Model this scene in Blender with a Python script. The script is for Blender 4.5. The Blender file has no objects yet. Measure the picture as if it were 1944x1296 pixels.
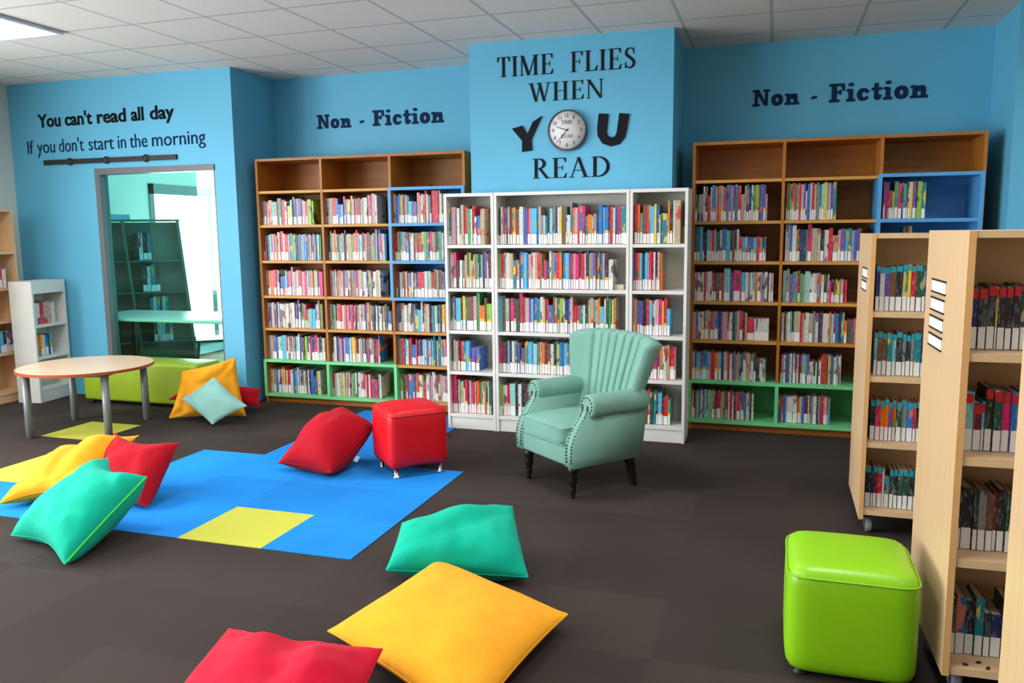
import bpy, bmesh, math, random
from mathutils import Vector, Matrix, noise
PI = math.pi
C = bpy.context.scene.collection
scene = bpy.context.scene

# ------------------------------------------------------------------ camera
CAM_H, F_PX, YAW, PITCH, ROLL = 1.551, 1555.8, -0.3113, -0.1338, -0.0103
fwd = Vector((math.sin(YAW) * math.cos(PITCH), math.cos(YAW) * math.cos(PITCH), math.sin(PITCH)))
rt0 = Vector((math.cos(YAW), -math.sin(YAW), 0)); up0 = rt0.cross(fwd)
rt = rt0 * math.cos(ROLL) + up0 * math.sin(ROLL); up = up0 * math.cos(ROLL) - rt0 * math.sin(ROLL)
cam_data = bpy.data.cameras.new('camera'); cam = bpy.data.objects.new('camera', cam_data); C.objects.link(cam)
cam_data.sensor_fit = 'HORIZONTAL'; cam_data.sensor_width = 36.0; cam_data.lens = 36.0 * F_PX / 1944.0
cam_data.clip_start = 0.05
cam.matrix_world = Matrix(((rt.x, up.x, -fwd.x, 0), (rt.y, up.y, -fwd.y, 0), (rt.z, up.z, -fwd.z, CAM_H), (0, 0, 0, 1)))
scene.camera = cam
# ------------------------------------------------------------------ world, exposure, lights
world = bpy.data.worlds.new('world'); scene.world = world; world.use_nodes = True
world.node_tree.nodes['Background'].inputs[0].default_value = (0.85, 0.95, 1.0, 1)
world.node_tree.nodes['Background'].inputs[1].default_value = 5.0
vs = scene.view_settings
vs.view_transform = 'Standard'; vs.look = 'None'; vs.gamma = 1.0; vs.use_curve_mapping = False
vs.exposure = 0.12
try:
    scene.cycles.use_denoising = True
    scene.cycles.max_bounces = 10
    scene.cycles.transparent_max_bounces = 16
    scene.cycles.sample_clamp_indirect = 4.0
except Exception:
    pass
H = 2.99                                   # ceiling height
LAMP_W = 31.0                              # each ceiling lamp
DAY_W = 135.0                              # daylight through each window of the left wall

def area(name, loc, rot, sx, sy, watts, col):
    d = bpy.data.lights.new(name, 'AREA'); d.shape = 'RECTANGLE'; d.size = sx; d.size_y = sy
    d.energy = watts; d.color = col
    o = bpy.data.objects.new(name, d); C.objects.link(o); o.location = loc; o.rotation_euler = rot
    return o
WIN_Y = ((-2.9, -0.9), (-0.5, 1.5), (1.9, 3.7))      # windows in the left wall, before the photographed part of it
for wa, wb in WIN_Y:
    area('window_daylight', (-7.20, (wa + wb) / 2, 1.65), (0, -PI / 2, 0), 1.7, wb - wa, DAY_W, (0.93, 0.97, 1.0))
area('reading_room_daylight', (-7.30, 9.2, 1.2), (0, -PI / 2, 0), 2.0, 2.2, 420, (0.95, 1.0, 1.0))

# ------------------------------------------------------------------ helpers
def lin(c):
    return tuple((x / 255 / 12.92) if x / 255 <= 0.04045 else ((x / 255 + 0.055) / 1.055) ** 2.4 for x in c)

def new_mat(name):
    m = bpy.data.materials.new(name); m.use_nodes = True
    return m, m.node_tree.nodes, m.node_tree.links, m.node_tree.nodes['Principled BSDF']

def mat(name, rgb, rough=0.6, var=0.08, scale=6.0, bump=0.0, bscale=60.0, spec=0.4, metal=0.0, stretch=(1, 1, 1)):
    """plain coloured surface with a little procedural unevenness and bump"""
    m, N, L, b = new_mat(name)
    col = lin(rgb)
    b.inputs['Roughness'].default_value = rough; b.inputs['Metallic'].default_value = metal
    b.inputs['Specular IOR Level'].default_value = spec
    g = N.new('ShaderNodeNewGeometry'); mp = N.new('ShaderNodeMapping'); mp.inputs['Scale'].default_value = stretch
    L.new(g.outputs['Position'], mp.inputs['Vector'])
    n = N.new('ShaderNodeTexNoise'); n.inputs['Scale'].default_value = scale; n.inputs['Detail'].default_value = 4
    L.new(mp.outputs[0], n.inputs['Vector'])
    r = N.new('ShaderNodeValToRGB')
    r.color_ramp.elements[0].position = 0.3; r.color_ramp.elements[1].position = 0.7
    r.color_ramp.elements[0].color = tuple(c * (1 - var) for c in col) + (1,)
    r.color_ramp.elements[1].color = tuple(min(1, c * (1 + var)) for c in col) + (1,)
    L.new(n.outputs[0], r.inputs[0]); L.new(r.outputs[0], b.inputs['Base Color'])
    if bump:
        n2 = N.new('ShaderNodeTexNoise'); n2.inputs['Scale'].default_value = bscale; n2.inputs['Detail'].default_value = 3
        L.new(mp.outputs[0], n2.inputs['Vector'])
        bp = N.new('ShaderNodeBump'); bp.inputs['Strength'].default_value = bump; bp.inputs['Distance'].default_value = 0.01
        L.new(n2.outputs[0], bp.inputs['Height']); L.new(bp.outputs[0], b.inputs['Normal'])
    return m

def wood(name, rgb, rough=0.45, axis=2, var=0.22, knots=True):
    """grain stretched along one axis with knots"""
    m, N, L, b = new_mat(name)
    col = lin(rgb); b.inputs['Roughness'].default_value = rough
    g = N.new('ShaderNodeNewGeometry'); mp = N.new('ShaderNodeMapping')
    sc = [14.0, 14.0, 14.0]; sc[axis] = 1.2; mp.inputs['Scale'].default_value = sc
    L.new(g.outputs['Position'], mp.inputs['Vector'])
    n = N.new('ShaderNodeTexNoise'); n.inputs['Scale'].default_value = 2.2; n.inputs['Detail'].default_value = 6; n.inputs['Distortion'].default_value = 0.6
    L.new(mp.outputs[0], n.inputs['Vector'])
    r = N.new('ShaderNodeValToRGB'); r.color_ramp.elements[0].position = 0.28; r.color_ramp.elements[1].position = 0.72
    r.color_ramp.elements[0].color = tuple(c * (1 - var) for c in col) + (1,)
    r.color_ramp.elements[1].color = tuple(min(1, c * (1 + var * 0.7)) for c in col) + (1,)
    L.new(n.outputs[0], r.inputs[0]); out = r.outputs[0]
    if knots:
        v = N.new('ShaderNodeTexVoronoi'); v.inputs['Scale'].default_value = 2.6
        L.new(g.outputs['Position'], v.inputs['Vector'])
        k = N.new('ShaderNodeValToRGB'); k.color_ramp.elements[0].position = 0.035; k.color_ramp.elements[1].position = 0.07
        k.color_ramp.elements[0].color = (0.35, 0.3, 0.25, 1); k.color_ramp.elements[1].color = (1, 1, 1, 1)
        L.new(v.outputs['Distance'], k.inputs[0])
        x = N.new('ShaderNodeMix'); x.data_type = 'RGBA'; x.blend_type = 'MULTIPLY'; x.inputs[0].default_value = 0.8
        L.new(out, x.inputs[6]); L.new(k.outputs[0], x.inputs[7]); out = x.outputs[2]
    L.new(out, b.inputs['Base Color'])
    return m

def fabric(name, rgb, rough=0.85, sheen=0.04, weave=420.0):
    m = mat(name, rgb, rough, 0.06, 7.0, 0.22, weave, 0.2)
    b = m.node_tree.nodes['Principled BSDF']
    b.inputs['Sheen Weight'].default_value = sheen; b.inputs['Sheen Roughness'].default_value = 0.5
    return m

def emit(name, rgb, strength):
    m, N, L, b = new_mat(name)
    b.inputs['Base Color'].default_value = lin(rgb) + (1,)
    b.inputs['Emission Color'].default_value = lin(rgb) + (1,); b.inputs['Emission Strength'].default_value = strength
    return m

# ---- mesh building
def bx(bm, x0, x1, y0, y1, z0, z1, mi=0, M=None):
    vs_ = [bm.verts.new(Vector(p) if M is None else M @ Vector(p)) for p in
           ((x0, y0, z0), (x1, y0, z0), (x1, y1, z0), (x0, y1, z0), (x0, y0, z1), (x1, y0, z1), (x1, y1, z1), (x0, y1, z1))]
    for f in ((3, 2, 1, 0), (4, 5, 6, 7), (0, 1, 5, 4), (1, 2, 6, 5), (2, 3, 7, 6), (3, 0, 4, 7)):
        fc = bm.faces.new([vs_[i] for i in f]); fc.material_index = mi
def box(*a, M=None):
    bm = bmesh.new(); bx(bm, *a, M=M); return bm
def rbox(x0, x1, y0, y1, z0, z1, r, seg=3):
    bm = box(x0, x1, y0, y1, z0, z1)
    bmesh.ops.bevel(bm, geom=bm.edges[:], offset=r, segments=seg, profile=0.5, affect='EDGES', clamp_overlap=True)
    for f in bm.faces: f.smooth = True
    return bm
def prism(bm, pts, a, b_, axis, mi=0):
    """polygon (2-D points) extruded along an axis: axis 'x' -> pts are (y,z), 'y' -> (x,z), 'z' -> (x,y)"""
    def P(p, t):
        return (t, p[0], p[1]) if axis == 'x' else (p[0], t, p[1]) if axis == 'y' else (p[0], p[1], t)
    A = [bm.verts.new(P(p, a)) for p in pts]; B = [bm.verts.new(P(p, b_)) for p in pts]
    n = len(pts)
    for i in range(n): bm.faces.new((A[i], A[(i + 1) % n], B[(i + 1) % n], B[i])).material_index = mi
    bm.faces.new(A[::-1]).material_index = mi; bm.faces.new(B).material_index = mi
def lathe(bm, prof, x, y, n=24, axis='z', smooth=True):
    """profile [(radius, height)] turned about an axis"""
    rings = []
    for r, h in prof:
        ring = []
        for i in range(n):
            a = 2 * PI * i / n; u, v = r * math.cos(a), r * math.sin(a)
            ring.append(bm.verts.new((x + u, y + v, h) if axis == 'z' else (h, x + u, y + v) if axis == 'x' else (x + u, h, y + v)))
        rings.append(ring)
    for A, B in zip(rings, rings[1:]):
        for i in range(n):
            f = bm.faces.new((A[i], A[(i + 1) % n], B[(i + 1) % n], B[i])); f.smooth = smooth
    bm.faces.new(rings[0][::-1]); bm.faces.new(rings[-1])
def tube(bm, pts, r, n=10):
    """round bar through 3-D points; r may be a list"""
    pts = [Vector(p) for p in pts]; rings = []
    for i, p in enumerate(pts):
        d = (pts[min(i + 1, len(pts) - 1)] - pts[max(i - 1, 0)]).normalized()
        s = d.cross(Vector((0, 0, 1)) if abs(d.z) < 0.9 else Vector((1, 0, 0))).normalized(); t = d.cross(s)
        rr = r[i] if isinstance(r, (list, tuple)) else r
        rings.append([bm.verts.new(p + (s * math.cos(2 * PI * k / n) + t * math.sin(2 * PI * k / n)) * rr) for k in range(n)])
    for A, B in zip(rings, rings[1:]):
        for i in range(n):
            bm.faces.new((A[i], A[(i + 1) % n], B[(i + 1) % n], B[i])).smooth = True
    bm.faces.new(rings[0][::-1]); bm.faces.new(rings[-1])
def bevel(bm, r, seg=2, ang=0.5):
    es = [e for e in bm.edges if len(e.link_faces) == 2 and e.calc_face_angle(0) > ang]
    bmesh.ops.bevel(bm, geom=es, offset=r, segments=seg, profile=0.5, affect='EDGES', clamp_overlap=True)
    return bm
def obj(name, bm, m, parent=None, smooth=None):
    """link a bmesh as ONE mesh object"""
    bmesh.ops.recalc_face_normals(bm, faces=bm.faces[:])
    me = bpy.data.meshes.new(name); bm.to_mesh(me); bm.free()
    for mm in (m if isinstance(m, (list, tuple)) else [m]): me.materials.append(mm)
    if smooth is not None:
        for p in me.polygons: p.use_smooth = smooth
    o = bpy.data.objects.new(name, me); C.objects.link(o)
    if parent is not None: o.parent = parent
    return o
def tag(o, label, cat, group=None):
    o['label'] = label; o['category'] = cat
    if group: o['group'] = group
    return o
def thing(name, label, cat, loc=(0, 0, 0), rz=0.0, group=None):
    o = bpy.data.objects.new(name, None); C.objects.link(o); o.empty_display_size = 0.1
    o.location = loc; o.rotation_euler = (0, 0, rz)
    return tag(o, label, cat, group)
def struct(name, bm, m, parent=None):
    o = obj(name, bm, m, parent)
    if parent is None: o['kind'] = 'structure'
    return o

# ------------------------------------------------------------------ materials
M = {}
M['blue_wall'] = mat('blue_wall_paint', (97, 178, 211), 0.6, 0.03, 1.5, 0.05, 90)
M['pale_wall'] = mat('pale_wall_paint', (205, 214, 208), 0.6, 0.03, 1.5, 0.05, 90)
M['mint_wall'] = mat('reading_room_paint', (215, 228, 215), 0.6, 0.03, 1.5)
M['cream'] = mat('cream_skirting', (214, 204, 180), 0.5, 0.04)
M['grey_metal'] = mat('grey_metal', (122, 124, 126), 0.4, 0.05, 5, metal=0.3)
M['frame_grey'] = mat('window_frame_grey', (104, 104, 106), 0.45, 0.05)
M['dark_frame'] = mat('dark_window_frame', (120, 130, 130), 0.45, 0.05)
M['white_board'] = mat('white_board', (226, 224, 218), 0.4, 0.03)
M['oak'] = wood('plywood_bookcase', (168, 100, 20), 0.5, 0)
M['oak_v'] = wood('plywood_upright', (174, 106, 28), 0.5, 2)
M['oak_edge'] = wood('plywood_edge', (204, 144, 62), 0.5, 0, 0.12, False)
M['beech'] = wood('pale_beech', (222, 184, 140), 0.35, 2, 0.07, False)
M['beech_h'] = wood('pale_beech_shelf', (226, 188, 142), 0.35, 0, 0.07, False)
M['beech_edge'] = mat('beech_edging', (226, 172, 112), 0.4, 0.05)
M['cubby_blue'] = mat('blue_painted_ply', (84, 158, 214), 0.45, 0.06, 5)
M['cubby_green'] = mat('green_painted_ply', (120, 214, 142), 0.45, 0.06, 5)
M['black_vinyl'] = mat('black_vinyl', (26, 26, 32), 0.7, 0.05, spec=0.1)
M['navy_vinyl'] = mat('navy_vinyl', (22, 42, 78), 0.7, 0.05, spec=0.1)
M['chrome'] = mat('chrome', (210, 212, 215), 0.18, 0.02, metal=1.0)
M['dark_wood'] = mat('ebony_leg', (26, 20, 18), 0.35, 0.1)
M['black_plastic'] = mat('black_plastic', (28, 28, 30), 0.5, 0.05)
M['yellow_cloth'] = fabric('yellow_cloth', (246, 166, 34))
M['red_cloth'] = fabric('red_cloth', (176, 2, 26))
M['crimson_cloth'] = fabric('crimson_cloth', (196, 2, 44))
M['teal_cloth'] = fabric('teal_cloth', (0, 176, 146))
M['aqua_cloth'] = fabric('aqua_cloth', (140, 188, 178))
M['chair_cloth'] = fabric('mint_upholstery', (120, 164, 150), 0.8, 0.04)
M['lime_vinyl'] = mat('lime_vinyl', (136, 196, 16), 0.35, 0.03, 3, 0.05, 40, 0.5)
M['bench_green'] = mat('green_bench_vinyl', (148, 172, 34), 0.4, 0.04, 3, 0.04, 40, 0.5)
M['red_vinyl'] = mat('red_vinyl', (216, 4, 20), 0.45, 0.03, 3, 0.05, 40, 0.4)
M['zip_green'] = mat('green_zip', (60, 215, 70), 0.5, 0.05)
M['paper'] = mat('paper_white', (236, 234, 226), 0.7, 0.02)
M['pages'] = mat('book_pages', (222, 212, 190), 0.8, 0.05, 300)

def glass_mat(name, tint):
    m, N, L, b = new_mat(name)
    N.remove(b); out = N['Material Output']
    t = N.new('ShaderNodeBsdfTransparent'); t.inputs[0].default_value = tint
    g = N.new('ShaderNodeBsdfGlossy'); g.inputs['Roughness'].default_value = 0.02
    lw = N.new('ShaderNodeLayerWeight'); lw.inputs[0].default_value = 0.5
    pw = N.new('ShaderNodeMath'); pw.operation = 'POWER'; L.new(lw.outputs['Facing'], pw.inputs[0]); pw.inputs[1].default_value = 5
    f = N.new('ShaderNodeMath'); f.operation = 'MULTIPLY_ADD'; L.new(pw.outputs[0], f.inputs[0]); f.inputs[1].default_value = 0.5; f.inputs[2].default_value = 0.035
    x = N.new('ShaderNodeMixShader'); L.new(f.outputs[0], x.inputs[0]); L.new(t.outputs[0], x.inputs[1]); L.new(g.outputs[0], x.inputs[2])
    L.new(x.outputs[0], out.inputs[0])
    return m
M['glass'] = glass_mat('green_tinted_glass', (0.70, 0.92, 0.83, 1)); M['clear_glass'] = glass_mat('clear_glass', (0.95, 0.97, 0.96, 1))

def grid_mask(N, L, pos, ox, oy, s, w):
    """1 on the joint lines of a square grid in x and y"""
    sep = N.new('ShaderNodeSeparateXYZ'); L.new(pos, sep.inputs[0]); outs = []
    for k, off in ((0, ox), (1, oy)):
        a = N.new('ShaderNodeMath'); a.operation = 'SUBTRACT'; L.new(sep.outputs[k], a.inputs[0]); a.inputs[1].default_value = off
        d = N.new('ShaderNodeMath'); d.operation = 'PINGPONG'; L.new(a.outputs[0], d.inputs[0]); d.inputs[1].default_value = s / 2
        c = N.new('ShaderNodeMath'); c.operation = 'LESS_THAN'; L.new(d.outputs[0], c.inputs[0]); c.inputs[1].default_value = w / 2
        outs.append(c)
    mx = N.new('ShaderNodeMath'); mx.operation = 'MAXIMUM'; L.new(outs[0].outputs[0], mx.inputs[0]); L.new(outs[1].outputs[0], mx.inputs[1])
    return mx.outputs[0]

def ceiling_mat():
    m, N, L, b = new_mat('ceiling_tiles'); b.inputs['Roughness'].default_value = 0.9
    g = N.new('ShaderNodeNewGeometry')
    k = grid_mask(N, L, g.outputs['Position'], -4.279, 4.221, 0.6, 0.024)
    n = N.new('ShaderNodeTexNoise'); n.inputs['Scale'].default_value = 160; L.new(g.outputs['Position'], n.inputs['Vector'])
    r = N.new('ShaderNodeValToRGB'); r.color_ramp.elements[0].color = lin((224, 214, 204)) + (1,); r.color_ramp.elements[1].color = lin((244, 236, 228)) + (1,)
    L.new(n.outputs[0], r.inputs[0])
    x = N.new('ShaderNodeMix'); x.data_type = 'RGBA'; L.new(k, x.inputs[0]); L.new(r.outputs[0], x.inputs[6]); x.inputs[7].default_value = lin((190, 188, 184)) + (1,)
    L.new(x.outputs[2], b.inputs['Base Color'])
    bp = N.new('ShaderNodeBump'); bp.inputs['Strength'].default_value = 0.2; bp.inputs['Distance'].default_value = 0.004
    L.new(n.outputs[0], bp.inputs['Height']); L.new(bp.outputs[0], b.inputs['Normal'])
    return m

def carpet_mat(name, rgb, tiles=True, var=0.1):
    m, N, L, b = new_mat(name); b.inputs['Roughness'].default_value = 0.9; b.inputs['Specular IOR Level'].default_value = 0.15
    col = lin(rgb); g = N.new('ShaderNodeNewGeometry')
    n = N.new('ShaderNodeTexNoise'); n.inputs['Scale'].default_value = 380; n.inputs['Detail'].default_value = 2
    L.new(g.outputs['Position'], n.inputs['Vector'])
    r = N.new('ShaderNodeValToRGB'); r.color_ramp.elements[0].position = 0.3; r.color_ramp.elements[1].position = 0.7
    r.color_ramp.elements[0].color = tuple(c * (1 - 2 * var) for c in col) + (1,); r.color_ramp.elements[1].color = tuple(min(1, c * (1 + 2 * var)) for c in col) + (1,)
    L.new(n.outputs[0], r.inputs[0]); out = r.outputs[0]
    if tiles:   # half-metre tiles, each laid with the pile turned: a slightly different tone
        mp = N.new('ShaderNodeMapping'); mp.inputs['Location'].default_value = (2.893, -3.327, 0)
        L.new(g.outputs['Position'], mp.inputs['Vector'])
        sn = N.new('ShaderNodeVectorMath'); sn.operation = 'SNAP'; sn.inputs[1].default_value = (0.5, 0.5, 10)
        L.new(mp.outputs[0], sn.inputs[0])
        w = N.new('ShaderNodeTexWhiteNoise'); L.new(sn.outputs[0], w.inputs['Vector'])
        mr = N.new('ShaderNodeMapRange'); mr.inputs['To Min'].default_value = 0.86; mr.inputs['To Max'].default_value = 1.14
        L.new(w.outputs['Value'], mr.inputs['Value'])
        x = N.new('ShaderNodeMix'); x.data_type = 'RGBA'; x.blend_type = 'MULTIPLY'; x.inputs[0].default_value = 1
        L.new(out, x.inputs[6]); L.new(mr.outputs[0], x.inputs[7]); out = x.outputs[2]
        n3 = N.new('ShaderNodeTexNoise'); n3.inputs['Scale'].default_value = 1.7; n3.inputs['Detail'].default_value = 5; L.new(g.outputs['Position'], n3.inputs['Vector'])
        mr2 = N.new('ShaderNodeMapRange'); mr2.inputs['From Min'].default_value = 0.3; mr2.inputs['From Max'].default_value = 0.7; mr2.inputs['To Min'].default_value = 0.9; mr2.inputs['To Max'].default_value = 1.12
        L.new(n3.outputs[0], mr2.inputs['Value'])
        x2 = N.new('ShaderNodeMix'); x2.data_type = 'RGBA'; x2.blend_type = 'MULTIPLY'; x2.inputs[0].default_value = 1
        L.new(out, x2.inputs[6]); L.new(mr2.outputs[0], x2.inputs[7]); out = x2.outputs[2]
    L.new(out, b.inputs['Base Color'])
    bp = N.new('ShaderNodeBump'); bp.inputs['Strength'].default_value = 0.3; bp.inputs['Distance'].default_value = 0.004
    L.new(n.outputs[0], bp.inputs['Height']); L.new(bp.outputs[0], b.inputs['Normal'])
    return m

# ------------------------------------------------------------------ the setting
XL, XR, YF, YB = -7.107, 4.2, -3.6, 10.8        # outer extents
YW, YBK, XA0, XA1 = 6.277, 6.943, -4.57, 1.46   # front wall plane, alcove back, alcove sides
struct('floor', box(XL - .1, XR + .1, YF - .1, YB + .1, -0.06, 0.0), carpet_mat('brown_carpet_tiles', (60, 51, 47)))
struct('ceiling', box(XL - .1, XR + .1, YF - .1, YB + .1, H, H + 0.06), ceiling_mat())
# wall on the left: runs from the library into the glazed reading room, where it has a tall window
bm = bmesh.new(); WY0, WY1, WZ0, WZ1 = 8.075, 10.3, 0.12, 2.154
last = YF
for wa, wb in WIN_Y:
    bx(bm, XL - .12, XL, last, wa, 0, H); bx(bm, XL - .12, XL, wa, wb, 0, .75); bx(bm, XL - .12, XL, wa, wb, 2.55, H); last = wb
bx(bm, XL - .12, XL, last, WY0, 0, H); bx(bm, XL - .12, XL, WY1, YB, 0, H)
bx(bm, XL - .12, XL, WY0, WY1, 0, WZ0); bx(bm, XL - .12, XL, WY0, WY1, WZ1, H)
struct('wall_left', bm, M['pale_wall'])
# blue wall with the interior window, left of the alcove
OX0, OX1, OZ1 = -6.115, -4.785, 2.17
bm = bmesh.new()
bx(bm, XL, OX0, YW, YW + .12, 0, H); bx(bm, OX1, XA0, YW, YW + .12, 0, H); bx(bm, OX0, OX1, YW, YW + .12, OZ1, H)
struct('wall_back_left', bm, M['blue_wall'])
struct('wall_alcove_left', box(XA0 - .12, XA0, YW + .12, YB, 0, H), M['blue_wall'])
struct('wall_back', box(XA0, XA1, YBK, YBK + .1, 0, H), M['blue_wall'])
struct('wall_alcove_right', box(XA1, XA1 + .1, YW + .1, YBK + .1, 0, H), M['blue_wall'])
struct('wall_back_right', box(XA1, XR, YW, YW + .1, 0, H), M['blue_wall'])
struct('wall_chimney', box(-2.322, -0.746, 6.205, YBK, 0, H), M['blue_wall'])
struct('wall_right', box(XR, XR + .1, YF, YW + .1, 0, H), M['pale_wall'])
struct('wall_reading_room', box(XL, XA0 - .12, YB, YB + .1, 0, H), M['mint_wall'])
struct('wall_front', box(XL, XR, YF - .1, YF, 0, H), M['pale_wall'])
# skirting boards
struct('baseboard_alcove_left', box(XA0, XA0 + .014, YW - .014, 6.43, 0, .09), M['cream'])
# interior window: frame and green-tinted pane
w1 = bpy.data.objects.new('window_1', None); C.objects.link(w1); w1['kind'] = 'structure'; w1.location = (0, 0, 0)
bm = bmesh.new()
bx(bm, OX0, OX0 + .055, YW - .012, YW + .09, 0, OZ1); bx(bm, OX0 + .055, OX1, YW - .012, YW + .09, OZ1 - .055, OZ1)
bx(bm, OX1 - .014, OX1, YW + .0, YW + .09, 0, OZ1 - .055); bx(bm, OX0 + .055, OX1 - .014, YW + .02, YW + .09, 0, .06)
obj('window_frame', bm, M['frame_grey'], w1)
obj('pane', box(OX0 + .055, OX1 - .014, YW + .045, YW + .053, .06, OZ1 - .055), M['glass'], w1)
# tall bright window of the reading room
w2 = bpy.data.objects.new('window_2', None); C.objects.link(w2); w2['kind'] = 'structure'
bm = bmesh.new(); e = .07
bx(bm, XL - .06, XL + .02, WY0, WY0 + e, WZ0, WZ1); bx(bm, XL - .06, XL + .02, WY0, WY1, WZ1 - .12, WZ1); bx(bm, XL - .06, XL + .02, WY0, WY1, WZ0, WZ0 + .05)
bx(bm, XL - .06, XL + .02, 9.11, 9.20, WZ0, WZ1); bx(bm, XL - .06, XL + .02, WY1 - e, WY1, WZ0, WZ1)
obj('window_frame', bm, M['dark_frame'], w2)
obj('pane', box(XL - .03, XL - .024, WY0 + e, WY1 - e, WZ0 + .05, WZ1 - .12), M['clear_glass'], w2)

# carpet inlay of coloured half-metre tiles
TX, TY, T, TS = -2.893, 3.327, .5, .507
def tx(i): return TX + i * (TS if i < 0 else T)
bm = bmesh.new()
for j, i0, i1 in ((0, -5, -1), (0, 0, 1), (1, -3, 1), (2, -2, 1), (3, -1, 0), (4, -1, 0), (5, -1, 0)):
    for i in range(i0, i1 + 1):
        if (i, j) == (0, 0): continue
        bx(bm, tx(i), tx(i + 1), TY + j * T, TY + (j + 1) * T, 0.0005, 0.004)
o = tag(obj('blue_carpet', bm, carpet_mat('blue_carpet_pile', (30, 136, 222), True, 0.04)), 'bright blue carpet area of square tiles in the middle of the brown floor', 'carpet')
ym = carpet_mat('yellow_green_pile', (196, 194, 76), False, 0.05)
for (i, j, lab) in ((0, 0, 'yellow carpet tile at the front edge of the blue carpet'),
                    (-4, 1, 'yellow carpet tile under the yellow cushion at the left end of the blue carpet'),
                    (-4, 2, 'olive carpet tile behind the yellow and red cushion pile'),
                    (-5, 3, 'olive carpet tile under the round table')):
    tag(obj('carpet_tile', box(tx(i), tx(i + 1), TY + j * T, TY + (j + 1) * T, 0.0005, 0.0042), ym), lab, 'carpet tile', 'yellow green carpet tiles')

# ceiling lamps: recessed louvre lights on the tile grid
lamp_white = mat('lamp_housing', (225, 228, 230), 0.4, 0.02)
diff = emit('lamp_diffuser', (175, 215, 255), 1.0)
def ceiling_lamp(i, j, label, lit=True):
    x0 = -4.279 + .6 * i; y0 = 4.221 + .6 * j
    t = thing('ceiling_lamp', label, 'ceiling light', (x0 + .3, y0 + .3, H), 0, 'square louvred ceiling lights')
    bm = bmesh.new(); a = .297; w = .03
    for q in ((-a, a, -a, -a + w), (-a, a, a - w, a), (-a, -a + w, -a + w, a - w), (a - w, a, -a + w, a - w)): bx(bm, *q, -.022, -.001)
    obj('lamp_frame', bm, lamp_white, t)
    obj('diffuser', box(-a + w, a - w, -a + w, a - w, -.006, -.002), diff, t)
    bm = bmesh.new()
    for k in range(6):
        y = -a + w + (2 * a - 2 * w) * (k + .5) / 6; bx(bm, -a + w, a - w, y - .004, y + .004, -.02, -.007)
    obj('louvre', bm, lamp_white, t)
    if lit:
        l = area('lamp_light', (0, 0, -.0065), (0, 0, 0), .54, .54, LAMP_W, (0.98, 0.99, 1.0)); l.parent = t
    return t
ceiling_lamp(-2, 0, 'square louvred ceiling light shining above the left wall lettering')
for (i, j) in ((4, 0), (10, 0), (-2, -6), (4, -6), (10, -6), (1, -3), (7, -3)):  # last two lamps are added, out of view, to brighten the bookcase fronts
    ceiling_lamp(i, j, 'unseen square louvred ceiling light over the floor in front of the bookcases')

# ------------------------------------------------------------------ lettering
def ribbon(bm, pts, widths, y0, y1, mi=0):
    """flat stroke through 2-D points (x, z) with a width at each point, extruded from y0 to y1"""
    n = len(pts); Lf, Rt = [], []
    for i in range(n):
        a = Vector(pts[max(i - 1, 0)]); b = Vector(pts[min(i + 1, n - 1)]); d = (b - a).normalized(); nn = Vector((-d.y, d.x)); p = Vector(pts[i])
        Lf.append(p + nn * widths[i] / 2); Rt.append(p - nn * widths[i] / 2)
    for i in range(n - 1):
        prism(bm, [Lf[i], Lf[i + 1], Rt[i + 1], Rt[i]], y0, y1, 'y', mi)
def arc(cx, cy, rx, ry, a0, a1, n=14):
    return [(cx + rx * math.cos(math.radians(a0 + (a1 - a0) * i / n)), cy + ry * math.sin(math.radians(a0 + (a1 - a0) * i / n))) for i in range(n + 1)]

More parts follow.
